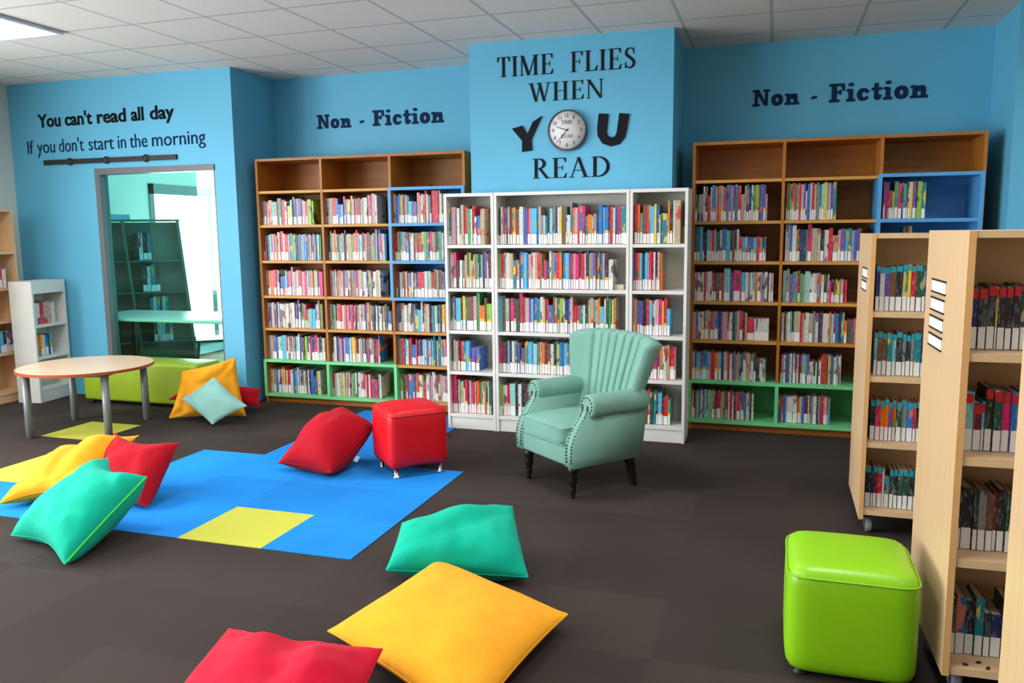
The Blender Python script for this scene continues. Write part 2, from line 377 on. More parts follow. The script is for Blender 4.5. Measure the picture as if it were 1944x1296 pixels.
TH, TN, SH = .135, .042, .036     # thick, thin and serif heights of the roman capitals (cap height 1)
def roman(ch):
    """strokes of a roman serif capital: list of polygons, and its advance width"""
    P = []
    def q(x0, z0, x1, z1): P.append([(x0, z0), (x1, z0), (x1, z1), (x0, z1)])
    def stem(x, w, top=True, bot=True, s=.085):
        q(x - w / 2, 0, x + w / 2, 1)
        if bot: q(x - w / 2 - s, 0, x + w / 2 + s, SH)
        if top: q(x - w / 2 - s, 1 - SH, x + w / 2 + s, 1)
    def diag(x0, z0, x1, z1, w): P.append([(x0 - w / 2, z0), (x0 + w / 2, z0), (x1 + w / 2, z1), (x1 - w / 2, z1)])
    def stroke(pts, ws):
        n = len(pts); E = []
        for i in range(n):
            a = Vector(pts[max(i - 1, 0)]); b = Vector(pts[min(i + 1, n - 1)]); d = (b - a).normalized(); nn = Vector((-d.y, d.x)); p = Vector(pts[i])
            E.append((p + nn * ws[i] / 2, p - nn * ws[i] / 2))
        for i in range(n - 1): P.append([tuple(E[i][0]), tuple(E[i + 1][0]), tuple(E[i + 1][1]), tuple(E[i][1])])
    def bowl(x, z, rx, rz):
        pts = [(x, z + rz)] + arc(x + .12, z, rx, rz, 90, -90, 18) + [(x, z - rz)]
        ws = [TN] + [TN + (TH - TN) * math.sin(PI * i / 18) for i in range(19)] + [TN]
        stroke(pts, ws)
    if ch == 'I': stem(.18, TH); return P, .36
    if ch == 'T':
        stem(.36, TH, False); q(.03, 1 - SH, .69, 1)
        P.append([(.03, 1), (.03, .76), (.065, .76), (.13, 1 - SH)]); P.append([(.69, 1), (.69, .76), (.655, .76), (.59, 1 - SH)]); return P, .72
    if ch in 'EF':
        stem(.2, TH); q(.2, 1 - SH, .64, 1); q(.2, .49, .5, .49 + SH); q(.48, .39, .505, .62)
        P.append([(.64, 1), (.64, .77), (.61, .77), (.55, 1 - SH)])
        if ch == 'E':
            q(.2, 0, .66, SH); P.append([(.68, .25), (.64, 0), (.55, SH), (.65, .25)]); return P, .73
        return P, .66
    if ch == 'L':
        stem(.2, TH); q(.2, 0, .64, SH); P.append([(.67, .27), (.63, 0), (.53, SH), (.64, .27)]); return P, .69
    if ch == 'H': stem(.2, TH); stem(.68, TH); q(.2, .49, .68, .49 + SH); return P, .88
    if ch == 'M':
        stem(.14, TN, True, True, .07); stem(.86, TH, True, True, .07); diag(.17, 1, .5, 0, TH); diag(.5, 0, .84, 1, TN); return P, 1.04
    if ch == 'N':
        stem(.14, TN, True, True, .07); stem(.76, TN, True, False, .07); diag(.13, 1, .755, 0, TH); return P, .9
    if ch == 'W':
        diag(.14, 1, .4, 0, TH); diag(.4, 0, .6, 1, TN); diag(.56, 1, .82, 0, TH); diag(.82, 0, 1.03, 1, TN)
        for x in (.14, .56, 1.03): q(x - .14, 1 - SH, x + .14, 1)
        return P, 1.16
    if ch == 'A':
        diag(.1, 0, .4, 1, TN); diag(.4, 1, .72, 0, TH); q(.2, .33, .6, .33 + SH); q(-.02, 0, .22, SH); q(.56, 0, .88, SH); return P, .86
    if ch == 'R':
        stem(.2, TH); bowl(.2, .74, .24, .24); diag(.36, .5, .7, 0, TH); q(.6, 0, .86, SH); return P, .82
    if ch == 'D': 
        stem(.2, TH); bowl(.2, .5, .44, .48); return P, .86
    if ch == 'S':
        pts = [(.5, .76)] + arc(.31, .75, .19, .22, 20, 180, 9) + [(.14, .66), (.3, .53), (.42, .42)] + arc(.3, .25, .2, .22, 30, -170, 12) + [(.1, .28)]
        n = len(pts); ws = [TN + (TH * .95 - TN) * max(0, math.sin(PI * ((i - 4) / (n - 9)))) if 4 <= i <= n - 5 else TN for i in range(n)]
        stroke(pts, ws); q(.47, .7, .51, .98); q(.08, .02, .12, .32); return P, .6
    return P, .4
BW, BT = .3, .17                  # heavy rounded slab letters
def heavy(ch):
    P = []
    def q(x0, z0, x1, z1): P.append([(x0, z0), (x1, z0), (x1, z1), (x0, z1)])
    def blob(cx, cz, rx, rz): P.append(arc(cx, cz, rx, rz, 0, 344, 22))
    def slab(x0, x1, z): blob(x0 + .06, z, .075, .075); blob(x1 - .06, z, .075, .075); q(x0 + .06, z - .075, x1 - .06, z + .075)
    def stroke(pts, ws):
        n = len(pts); E = []
        for i in range(n):
            a = Vector(pts[max(i - 1, 0)]); b = Vector(pts[min(i + 1, n - 1)]); d = (b - a).normalized(); nn = Vector((-d.y, d.x)); p = Vector(pts[i])
            E.append((p + nn * ws[i] / 2, p - nn * ws[i] / 2))
        for i in range(n - 1): P.append([tuple(E[i][0]), tuple(E[i + 1][0]), tuple(E[i + 1][1]), tuple(E[i][1])])
    if ch == 'N':
        q(.16, .05, .38, .95); q(.84, .05, 1.04, .95); P.append([(.16, .98), (.44, .98), (1.04, .02), (.8, .02)])
        slab(.02, .48, .925); slab(.02, .5, .075); slab(.72, 1.16, .925); return P, 1.24
    if ch == 'o':
        pts = arc(.4, .34, .25, .25, 0, 360, 28); ws = [.2 + .09 * abs(math.cos(2 * PI * i / 28)) for i in range(29)]; stroke(pts, ws); return P, .86
    if ch == 'n':
        q(.14, .05, .4, .66); q(.6, .05, .86, .44); blob(.73, .44, .13, .22); blob(.55, .5, .2, .16); slab(.02, .5, .07); slab(.52, .98, .07); slab(.03, .3, .6); return P, 1.06
    if ch == '-': P.append([(.02, .24), (.44, .3), (.44, .46), (.02, .4)]); return P, .5
    if ch == 'F':
        q(.16, .05, .46, .95); slab(.02, .62, .075); slab(.02, .86, .92); q(.4, .46, .66, .6); blob(.66, .53, .07, .15); P.append([(.62, .98), (.9, .98), (.92, .62), (.8, .62)]); blob(.86, .66, .065, .08); return P, .98
    if ch == 'i':
        q(.14, .05, .4, .62); slab(.02, .52, .07); slab(.03, .34, .6); blob(.28, .9, .17, .1); return P, .6
    if ch == 'c':
        pts = arc(.4, .34, .25, .25, 40, 320, 22); ws = [.17 + .12 * max(0, -math.cos(math.radians(40 + 280 * i / 22))) for i in range(23)]; stroke(pts, ws); blob(.58, .5, .11, .1); blob(.6, .18, .06, .07); return P, .8
    if ch == 't':
        q(.16, .18, .4, .9); slab(.02, .6, .6); blob(.36, .16, .2, .16); blob(.52, .22, .08, .06); P.append([(.16, .6), (.16, .7), (.34, .92), (.4, .92), (.4, .6)]); return P, .66
    return P, .4
def letter_mesh(bm, font, text, x0, x1, z, cap, y, depth, slope=0.0, gap=.05, space=.55, clip=None):
    """set a line of text so it spans x0..x1 with its baseline at z (slope: rise over its length)"""
    items = []; w = 0
    for ch in text:
        if ch == ' ': w += space; continue
        P, adv = font(ch); items.append((P, w)); w += adv + gap
    w -= gap; sx = (x1 - x0) / w
    for P, off in items:
        for poly in P:
            pts = [(x0 + (off + px) * sx, z + pz * cap + slope * (off + px) / w) for px, pz in poly]
            k = len(bm.faces) % 97; prism(bm, pts, y - depth - k * 8e-6, y + k * 4e-6, 'y')
def phrase(label, words, m, group=None):
    """lettering stuck on a wall: one thing, one part per word"""
    first = None; t = thing('wall_lettering', label, 'wall lettering', (0, 0, 0), 0, group)
    t.location = words[0][1]
    for b, at in words:
        o = obj('word', b, m, t); o.matrix_parent_inverse = Matrix.Translation(-Vector(words[0][1]))
    return t
def words_of(font, y, depth, items):
    out = []
    for (txt, x0, x1, z, cap) in items:
        b = bmesh.new(); letter_mesh(b, font, txt, x0, x1, z, cap, y, depth, gap=.05 if font is roman else .015); out.append((b, (x0, y, z)))
    return out
def text_mesh(body, x0, x1, z, cap, y, depth, bold=0.0, slope=0.0):
    """built-in sans lettering stretched to a measured box"""
    cu = bpy.data.curves.new('text', 'FONT'); cu.body = body; cu.size = 1.0; cu.offset = bold; cu.extrude = 0.0; cu.resolution_u = 3
    o = bpy.data.objects.new('text', cu); C.objects.link(o)
    bpy.context.view_layer.update()
    me = o.to_mesh(); bm = bmesh.new(); bm.from_mesh(me); o.to_mesh_clear(); bpy.data.objects.remove(o); bpy.data.curves.remove(cu)
    xs = [v.co.x for v in bm.verts]; lo, hi = min(xs), max(xs); k = (x1 - x0) / (hi - lo); kz = cap / .7
    for v in bm.verts:
        px, pz = v.co.x, v.co.y; v.co = Vector((x0 + (px - lo) * k, y - depth, z + pz * kz + slope * (px - lo) / (hi - lo)))
    r = bmesh.ops.extrude_face_region(bm, geom=bm.faces[:])
    for g in r['geom']:
        if isinstance(g, bmesh.types.BMVert): g.co.y += depth
    return bm

yc = 6.204
phrase('black serif capital lettering TIME FLIES WHEN READ around the wall clock', words_of(roman, yc, .004, [
    ('TIME', -2.097, -1.640, 2.727, .148), ('FLIES', -1.520, -1.021, 2.727, .148), ('WHEN', -1.844, -1.258, 2.529, .137), ('READ', -1.822, -1.205, 1.952, .150)]), M['black_vinyl'])
# the big cut-out letters either side of the clock
bm = bmesh.new(); prism(bm, [(-1.976, 2.398), (-1.860, 2.424), (-1.805, 2.335), (-1.742, 2.458), (-1.640, 2.512), (-1.760, 2.28), (-1.752, 2.168), (-1.866, 2.158), (-1.862, 2.268)], yc - .012, yc, 'y')
for v in bm.verts: v.co.x = -1.976 + (v.co.x + 1.976) * .72; v.co.z = 2.158 + (v.co.z - 2.158) * .74
tag(obj('cutout_letter', bm, M['black_vinyl']), 'big black slanted letter Y stuck left of the round wall clock', 'letter', 'big cut out letters beside the clock')
bm = bmesh.new()
ribbon(bm, [(-1.258, 2.412), (-1.27, 2.30), (-1.268, 2.262), (-1.245, 2.222), (-1.2, 2.204), (-1.155, 2.214), (-1.128, 2.25), (-1.118, 2.3), (-1.103, 2.405)], [.074, .074, .072, .068, .064, .066, .07, .072, .074], yc - .012, yc)
tag(obj('cutout_letter', bm, M['black_vinyl']), 'big black letter U stuck right of the round wall clock', 'letter', 'big cut out letters beside the clock')
for x0, w, z0, lab in ((-4.129, 1.292, 2.515, 'dark blue heavy lettering Non - Fiction above the left wooden bookcase'), (-.217, 1.264, 2.506, 'dark blue heavy lettering Non - Fiction above the right wooden bookcase')):
    phrase(lab, words_of(heavy, 6.9415, .004, [('Non', x0, x0 + w * .285, z0, .128), ('-', x0 + w * .345, x0 + w * .385, z0, .128), ('Fiction', x0 + w * .447, x0 + w, z0, .140)]), M['navy_vinyl'])
yl_ = 6.2755
def sans(label, words, z0, dz, cap, bold, m):
    xa, xb = words[0][1], words[-1][2]; out = []
    for (txt, x0, x1) in words:
        z = z0 + dz * (x0 - xa) / (xb - xa); out.append((text_mesh(txt, x0, x1, z, cap, yl_, .004, bold, dz * (x1 - x0) / (xb - xa)), (x0, yl_, z)))
    phrase(label, out, m)
sans("bold black wall lettering You can't read all day above the interior window", [('You', -6.752, -6.478), ("can't", -6.425, -6.105), ('read', -6.045, -5.715), ('all', -5.655, -5.515), ('day', -5.445, -5.180)], 2.578, .012, .118, .022, M['black_vinyl'])
sans("thin dark wall lettering If you don't start in the morning", [('If', -6.905, -6.835), ('you', -6.785, -6.57), ("don't", -6.52, -6.225), ('start', -6.165, -5.875), ('in', -5.825, -5.735), ('the', -5.69, -5.495), ('morning', -5.44, -4.862)], 2.335, .018, .125, -.004, M['navy_vinyl'])
# the black rail under it
t = thing('wall_rail', 'long black rail with three studs on the wall above the interior window', 'wall rail', (-5.94, YW, 2.245))
bm = box(-.765, .765, -.022, -.001, -.022, .022); bm2 = bmesh.new()
o = obj('bar', bevel(bm, .004), M['black_plastic'], t)
for x in (-.45, -.02, .43):
    bm = bmesh.new(); lathe(bm, [(.012, -.001), (.034, -.006), (.034, -.024), (.02, -.03)], x, 0, 16, 'y'); obj('stud', bm, M['black_plastic'], t)

# ------------------------------------------------------------------ wall clock
ck = thing('wall_clock', 'round wall clock with white face and dark rim between letters Y and U', 'clock', (-1.533, yc, 2.302))
bm = bmesh.new(); lathe(bm, [(.150, -.001), (.153, -.03), (.149, -.04), (.141, -.04), (.139, -.03), (.0005, -.03)], 0, 0, 48, 'y'); obj('rim', bm, mat('clock_rim', (70, 74, 82), .3, .04), ck)
bm = bmesh.new(); lathe(bm, [(.0005, -.0305), (.139, -.0305), (.139, -.032), (.0005, -.032)], 0, 0, 48, 'y'); obj('clock_face', bm, mat('clock_face', (220, 214, 214), .5, .03), ck)
bm = bmesh.new()
for h in range(12):
    a = PI / 2 - 2 * PI * (h + 1) / 12; n = str(h + 1); cx, cz = .108 * math.cos(a), .108 * math.sin(a); w = (.004 if n == '1' else .0085 if len(n) == 1 else .013 if n != '11' else .011)
    b2 = text_mesh(n, cx - w, cx + w, cz - .013, .027, -.032, .0012, -.004); me = bpy.data.meshes.new('t'); b2.to_mesh(me); b2.free(); bm.from_mesh(me); bpy.data.meshes.remove(me)
    a2, a3 = .130, .137
    ribbon(bm, [(a2 * math.cos(a), a2 * math.sin(a)), (a3 * math.cos(a), a3 * math.sin(a))], [.003, .003], -.0332, -.032)
obj('numerals', bm, M['black_vinyl'], ck)
bm = bmesh.new(); letter_mesh(bm, roman, 'TIME', -.045, .045, .045, .028, -.032, .0012); letter_mesh(bm, roman, 'READ', -.045, .045, -.056, .028, -.032, .0012); obj('face_lettering', bm, M['black_vinyl'], ck)
for nm, (ex, ez), w in (('hour_hand', (-.083, .028), .007), ('minute_hand', (-.082, -.090), .005)):
    bm = bmesh.new(); ribbon(bm, [(-ex * .15, -ez * .15), (ex, ez)], [w, w * .5], -.0355, -.034); obj(nm, bm, M['black_vinyl'], ck)

# ------------------------------------------------------------------ bookcases
def rot_frame(x, y, a): return Matrix.Translation((x, y, 0)) @ Matrix.Rotation(a, 4, 'Z')

def wood_case(name_label, xs, yf, depth, ztop, shelves, blue, green, x_shift=0):
    """plywood bookcase: xs = the four upright positions, shelves = shelf heights from the top down"""
    t = thing('bookcase', name_label, 'bookcase', ((xs[0] + xs[3]) / 2, yf, 0)); ox = t.location.x
    th = .022; yb = depth
    for k, x in enumerate(xs):
        a = x if k == 0 else x - th if k == 3 else x - th / 2
        obj('side_panel' if k in (0, 3) else 'divider', box(a - ox, a + th - ox, 0 if k in (0, 3) else .002, yb, .0 if k in (0, 3) else .06, ztop if k in (0, 3) else ztop - th), M['oak_v'], t)
    obj('top_panel', box(xs[0] + th - ox, xs[3] - th - ox, 0, yb, ztop - th, ztop), M['oak'], t)
    obj('back_panel', box(xs[0] + th - ox, xs[3] - th - ox, yb - .012, yb - .001, .06, ztop - th), M['oak'], t)
    obj('plinth', box(xs[0] + th - ox, xs[3] - th - ox, .035, .055, 0, .06), M['oak'], t)
    for z in shelves:
        for k in range(3):
            if k == 2 and blue[2] < z < blue[3] or k < 2 and green[2] < z < green[3]: continue      # the painted cubby stands here
            a = xs[k] + (th if k == 0 else th / 2); b = xs[k + 1] - (th if k == 2 else th / 2)
            obj('shelf', box(a - ox + .0005, b - ox - .0005, .003, yb - .013, z - .011, z + .011), M['oak_edge'], t)
    def cubby(nm, x0, x1, z0, z1, inner_x, inner_z, m, lab):
        e = .026; bm = bmesh.new(); y0, y1 = -.008, yb - .014
        bx(bm, x0, x0 + e, y0, y1, z0, z1); bx(bm, x1 - e, x1, y0, y1, z0, z1)
        bx(bm, x0 + e, x1 - e, y0, y1, z0, z0 + .024); bx(bm, x0 + e, x1 - e, y0, y1, z1 - .024, z1)
        bx(bm, x0 + e, x1 - e, y1 - .006, y1, z0 + .024, z1 - .024)
        for x in inner_x: bx(bm, x - e / 2, x + e / 2, y0, y1 - .006, z0 + .024, z1 - .024)
        for z in inner_z: bx(bm, x0 + e, x1 - e, y0, y1 - .006, z - .0125, z + .0125)
        o = obj(nm, bm, m, t); o['label'] = lab
    bx0, bx1, bz0, bz1, biz = blue
    cubby('cubby', bx0 - ox, bx1 - ox, bz0, bz1, (), biz, M['cubby_blue'], 'blue painted cubby')
    gx0, gx1, gz0, gz1, gix = green
    cubby('cubby', gx0 - ox, gx1 - ox, gz0, gz1, [g - ox for g in gix], (), M['cubby_green'], 'green painted cubby')
    return t
SL = [1.917, 1.615, 1.296, .979, .682, .388, .072]
lx = [-4.477, -3.814, -3.150, -2.466]
wood_case('tall wooden bookcase with blue and green cubbies in the alcove left of the clock', lx, 6.436, .45, 2.212, SL,
          (-3.168, -2.472, .966, 1.93, (1.615, 1.296)), (-4.484, -3.132, .058, .402, (-3.814,)))
SR = [1.903, 1.597, 1.296, .992, .694, .378, .072]
rx = [-.618, .036, .690, 1.347]
wood_case('tall wooden bookcase with blue and green cubbies in the alcove right of the clock', rx, 6.402, .45, 2.193, SR,
          (.672, 1.341, .98, 1.925, (1.597, 1.296)), (-.624, .708, .058, .392, (.036,)))

def white_case(label, x0, x1, shelves):
    t = thing('bookcase', label, 'bookcase', ((x0 + x1) / 2, 5.927, 0)); w = (x1 - x0) / 2; d = .268; zt = 1.84; th = .022
    for s in (-1, 1):
        a, b = (-w + .001, -w + th) if s < 0 else (w - th, w - .001)
        obj('side_panel', bevel(box(a, b, 0, d, 0, zt), .0015, 1), M['white_board'], t)
    obj('top_panel', box(-w + th, w - th, 0, d, zt - .024, zt), M['white_board'], t)
    obj('back_panel', box(-w + th, w - th, d - .008, d, .03, zt - .024), mat('white_backboard', (196, 194, 186), .5, .03), t)
    obj('plinth', box(-w + th, w - th, .012, .028, 0, shelves[-1] - .012), M['white_board'], t)
    for z in shelves: obj('shelf', box(-w + th, w - th, .003, d - .008, z - .012, z + .012), M['white_board'], t)
    return t
WS = [1.437, 1.102, .771, .448, .108]
white_case('narrow white bookcase nearest the red ottoman', -2.449, -2.045, WS)
white_case('wide white bookcase in front of the chimney wall under the clock', -2.043, -1.012, WS)
white_case('narrow white bookcase on the right behind the mint armchair', -1.010, -.597, WS)
for (x, z, lab) in ((-1.106, 1.114, 'small cream block at the right end of the second shelf of the wide white bookcase'),):
    bm = bevel(box(-.035, .035, -.03, .03, 0, .035), .006, 3); o = tag(obj('bookend_block', bm, mat('cream_block', (226, 218, 190), .5, .04)), lab, 'block'); o.location = (x, 6.06, z + .0005)
t = thing('bookend', 'white plate bookend at the right of the top shelf, right narrow white bookcase', 'bookend', (-.66, 6.06, 1.4495))
obj('base_plate', box(-.02, .035, -.06, .06, 0, .002), M['white_board'], t); obj('upright_plate', bevel(box(-.02, .03, .045, .049, .002, .12), .001, 1), M['white_board'], t)

# low white bookcase standing against the left wall, open side towards the room
fr = rot_frame(-6.51, 5.82, PI / 2 + .12)
t = thing('bookcase', 'low white bookcase in the left corner beside the round table', 'bookcase', (-6.51, 5.82, 0), PI / 2 + .12)
w_, d_, zt = .43, .24, 1.135
obj('side_panel', bevel(box(0, .022, 0, d_, 0, zt), .0015, 1), M['white_board'], t); obj('side_panel', bevel(box(w_ - .022, w_, 0, d_, 0, zt), .0015, 1), M['white_board'], t)
obj('top_panel', box(.022, w_ - .022, 0, d_, zt - .022, zt), M['white_board'], t); obj('header', box(.022, w_ - .022, .0, .02, 1.02, zt - .022), M['white_board'], t)
obj('plinth', box(.022, w_ - .022, .004, .02, 0, .10), M['white_board'], t); obj('back_panel', box(.022, w_ - .022, d_ - .01, d_, 0, zt - .022), M['white_board'], t)
for z in (.715, .415, .112): obj('shelf', box(.022, w_ - .022, .002, d_ - .01, z - .012, z + .012), M['white_board'], t)
# tall beech bookcase on the left wall, mostly outside the frame
t = thing('bookcase', 'tall pale beech bookcase on the pale left wall at the photo edge', 'bookcase', (-6.832, 5.98, 0), PI / 2)
wL, dL = 1.1, .262
for a in (-wL, -.022): obj('side_panel', box(a, a + .022, 0, dL, 0, 1.80), M['beech'], t)
obj('top_panel', box(-wL + .022, -.022, 0, dL, 1.778, 1.80), M['beech_h'], t); obj('back_panel', box(-wL + .022, -.022, dL - .01, dL, 0, 1.778), M['beech'], t)
obj('plinth', box(-wL + .022, -.022, .01, .03, 0, .075), M['beech_h'], t)
for z in (1.397, 1.06, .756, .457, .087): obj('shelf', box(-wL + .022, -.022, .002, dL - .01, z - .011, z + .011), M['beech_h'], t)

# ------------------------------------------------------------------ book trolleys
def trolley(label, x, y, a, shelves, signs, zt=1.527, W=.76, D=.6):
    t = thing('book_trolley', label, 'book trolley', (x, y, 0), a); th = .021
    for x0 in (0, W - th):
        e = obj('end_panel', bevel(box(x0, x0 + th, 0, D, .085, zt), .002, 1), [M['beech'], M['beech_edge']], t)
        for p in e.data.polygons:
            if abs(p.normal.y) > .9 or abs(p.normal.z) > .9: p.material_index = 1
    obj('top_panel', box(th, W - th, .004, D - .004, zt - .022, zt), M['beech_h'], t)
    obj('back_panel', box(th, W - th, D / 2 - .008, D / 2 + .008, .1, zt - .022), M['beech'], t)
    for z in shelves: obj('shelf', box(th, W - th, .006, D - .006, z - .026, z), M['beech_h'], t)
    for cx in (.055, W - .055):
        for cy in (.07, D - .07):
            c = thing('caster', '', '', (cx, cy, 0)); c.parent = t
            for k in ('label', 'category'): del c[k]
            bm = bmesh.new(); lathe(bm, [(.012, -.014), (.036, -.014), (.038, -.008), (.038, .008), (.036, .014), (.012, .014)], 0, .038, 20, 'x'); obj('wheel', bm, mat('caster_wheel', (120, 122, 124), .5, .05), c)
            bm = bmesh.new(); bx(bm, -.022, -.018, -.014, .014, .03, .078); bx(bm, .018, .022, -.014, .014, .03, .078); bx(bm, -.022, .022, -.02, .02, .076, .0845); obj('fork', bm, M['grey_metal'], c)
    for (sy0, sy1, z0, z1) in signs:
        s = obj('shelf_sign', box(-.0025, -.0005, sy0, sy1, z0, z1), M['paper'], t); s['label'] = 'white card sign'
        bm = bmesh.new(); bx(bm, -.005, -.0005, sy0 - .004, sy1 + .004, z0 - .006, z0); bx(bm, -.005, -.0005, sy0 - .004, sy1 + .004, z1, z1 + .006); obj('sign_holder', bm, M['black_plastic'], s)
    return t
SA = [1.14, .818, .484, .134]; SB = [1.158, .823, .485, .115]
A_CART, B_CART = .0, math.radians(1.6)
trolley('beech book trolley with two small signs, farther one behind the front trolley', .440, 4.345, A_CART, SA, ((.13, .34, 1.30, 1.342), (.15, .36, 1.236, 1.276)), 1.520)
trolley('beech book trolley with four card signs beside the lime green pouf', .563, 2.84, B_CART, SB, ((.27, .485, 1.322, 1.36), (.28, .485, 1.257, 1.295), (.285, .49, 1.192, 1.228), (.285, .49, 1.127, 1.163)), 1.538)
trolley('beech book trolley end at the right photo edge', .510, 1.39, 0.0, SB, (), 1.538)
bm = bmesh.new()
bc = rot_frame(.563, 2.84, B_CART)
for i, (x, y) in enumerate(((.075, .03), (.12, .055), (.14, .022))):
    o = obj('cap', rbox(-.008, .008, -.005, .005, 0, .006, .002), M['black_plastic']); o.location = bc @ Vector((x, y, .1155)); o.rotation_euler = (0, 0, .5 * i)
    o.name = 'plastic_clip'; tag(o, 'tiny dark clip lying on the bottom shelf of the trolley by the pouf', 'clip', 'tiny clips on the trolley shelf')

# ------------------------------------------------------------------ round table
tb = thing('round_table', 'low round table with pale beech top and grey metal legs', 'table', (-5.245, 5.14, 0), .35)
bm = bmesh.new(); lathe(bm, [(.0005, .506), (.496, .506), (.498, .524), (.0005, .524)], 0, 0, 72, 'z', False); top = obj('tabletop', bm, wood('table_laminate', (232, 196, 164), .25, 0, .05, False), tb)
bm = bmesh.new()
for k in range(72):
    a0, a1 = 2 * PI * k / 72, 2 * PI * (k + 1) / 72
    prism(bm, [(.4965 * math.cos(a0), .4965 * math.sin(a0)), (.502 * math.cos(a0), .502 * math.sin(a0)), (.502 * math.cos(a1), .502 * math.sin(a1)), (.4965 * math.cos(a1), .4965 * math.sin(a1))], .503, .5245, 'z')
e = obj('edge_band', bm, mat('red_brown_edge', (168, 74, 40), .4, .06), top); e['label'] = 'red brown edge band'
legs = [Vector(p) for p in ((-5.452, 4.752), (-4.868, 4.932), (-5.037, 5.527), (-5.622, 5.347))]
ir = Matrix.Rotation(-.35, 2)
for p in legs:
    q = ir @ (p - Vector((-5.245, 5.14)))
    bm = bmesh.new(); lathe(bm, [(.022, .0), (.027, .004), (.027, .02), (.029, .022), (.029, .505)], q.x, q.y, 18); obj('leg', bm, M['grey_metal'], tb)
bm = bmesh.new(); tubes = [ir @ (p - Vector((-5.245, 5.14))) for p in legs]
for a, b in zip(tubes, tubes[1:] + tubes[:1]): tube(bm, [(a.x, a.y, .488), (b.x, b.y, .488)], .014, 8)
obj('apron', bm, M['grey_metal'], tb)

# ------------------------------------------------------------------ green bench under the window
bn = thing('bench', 'long olive green padded bench under the interior window', 'bench', (-5.47, 6.10, 0))
bm = rbox(-.64, .64, -.168, .168, .035, .41, .03, 4); obj('padded_block', bm, M['bench_green'], bn)
bm = bmesh.new()
for x in (-.58, .58):
    for y in (-.12, .12): lathe(bm, [(.02, 0), (.024, .035)], x, y, 12)
obj('feet', bm, M['black_plastic'], bn)

# ------------------------------------------------------------------ poufs
def pouf(label, x, y, rz, s, sy, h, foot_h, m, foot_m, splay=0):
    t = thing('pouf', label, 'pouf', (x, y, .0042 if splay else 0), rz); a, b = s / 2, sy / 2; r = .03
    z0 = foot_h
    bm = bmesh.new(); bx(bm, -a, a, -b, b, z0, h)
    bmesh.ops.subdivide_edges(bm, edges=bm.edges[:], cuts=11, use_grid_fill=True)
    for v in bm.verts:
        p = v.co; n = Vector((p.x / a, p.y / b, (p.z - (z0 + h) / 2) / ((h - z0) / 2)))
        # soft edges and slightly bulging faces
        q = Vector((abs(n.x) ** 9, abs(n.y) ** 9, abs(n.z) ** 9)); k = (q.x + q.y + q.z) ** (1 / 9); f = 1 / max(k, 1e-6)
        f = min(1.0, f)
        bulge = 1 + .018 * (1 - n.x ** 2) * (1 - n.z ** 2) * (abs(n.y) > .99) + .018 * (1 - n.y ** 2) * (1 - n.z ** 2) * (abs(n.x) > .99)
        c = Vector((0, 0, (z0 + h) / 2)); d = p - c
        v.co = c + Vector((d.x * f * bulge, d.y * f * bulge, d.z * (f if n.z > 0 else f))) + (Vector((0, 0, .012 * (1 - n.x ** 2) * (1 - n.y ** 2))) if n.z > .99 else Vector((0, 0, 0)))
        if splay and n.z < -.3: v.co.z -= splay * (abs(n.x) * abs(n.y)) ** 2 * (-n.z)
    for f in bm.faces: f.smooth = True
    obj('body', bm, m, t)
    # raised seam just under the top edge
    bm = bmesh.new(); zz = h - .035; pts = []
    for k in range(81):
        u = 2 * PI * k / 80; cx, sx = math.cos(u), math.sin(u); q = (abs(cx) ** 9 + abs(sx) ** 9) ** (-1 / 9)
        pts.append((a * cx * q * .998, b * sx * q * .998, zz))
    tube(bm, pts, .0035, 6); obj('seam', bm, m, t)
    for sx_ in (-1, 1):
        for sy_ in (-1, 1):
            bm = bmesh.new(); lathe(bm, [(.026, 0), (.027, .006), (.017, .012), (.017, z0 + .012)], sx_ * (a - .055), sy_ * (b - .055), 18); obj('foot', bm, foot_m, t)
    return t
pouf('red cube pouf on chrome feet between the red cushion and white bookcase', -2.255, 4.79, PI / 4, .40, .40, .438, .062, M['red_vinyl'], M['chrome'], .018)
pouf('shiny lime green cube pouf in the right foreground beside the trolley', .283, 3.045, 0, .425, .42, .404, .012, M['lime_vinyl'], M['black_plastic'])

# ------------------------------------------------------------------ mint armchair
ac = thing('armchair', 'mint green upholstered armchair with channelled back and rolled arms', 'armchair', (-1.127, 4.828, 0), math.radians(-40.45))
up_m = M['chair_cloth']
bm = rbox(-.285, .285, -.262, .25, .195, .315, .02); obj('base', bm, up_m, ac)
# seat cushion with a crowned top
bm = bmesh.new(); bx(bm, -.232, .232, -.288, .19, .315, .43); bmesh.ops.subdivide_edges(bm, edges=bm.edges[:], cuts=9, use_grid_fill=True)
for v in bm.verts:
    p = v.co; n = Vector((p.x / .232, (p.y + .049) / .239, (p.z - .3725) / .0575)); k = (abs(n.x) ** 8 + abs(n.y) ** 8 + abs(n.z) ** 8) ** (-1 / 8); k = min(1, k)
    v.co = Vector((p.x * k, -.049 + (p.y + .049) * k, .3725 + (p.z - .3725) * k + (.022 * (1 - n.x ** 2) * (1 - n.y ** 2) if n.z > 0 else 0)))
for f in bm.faces: f.smooth = True
cu = obj('seat_cushion', bm, up_m, ac)
bm = bmesh.new()
for zz in (.328, .418): tube(bm, [(-.228, .17, zz), (-.228, -.276, zz), (-.219, -.285, zz), (.219, -.285, zz), (.228, -.276, zz), (.228, .17, zz)], .004, 6)
obj('piping', bm, up_m, cu)
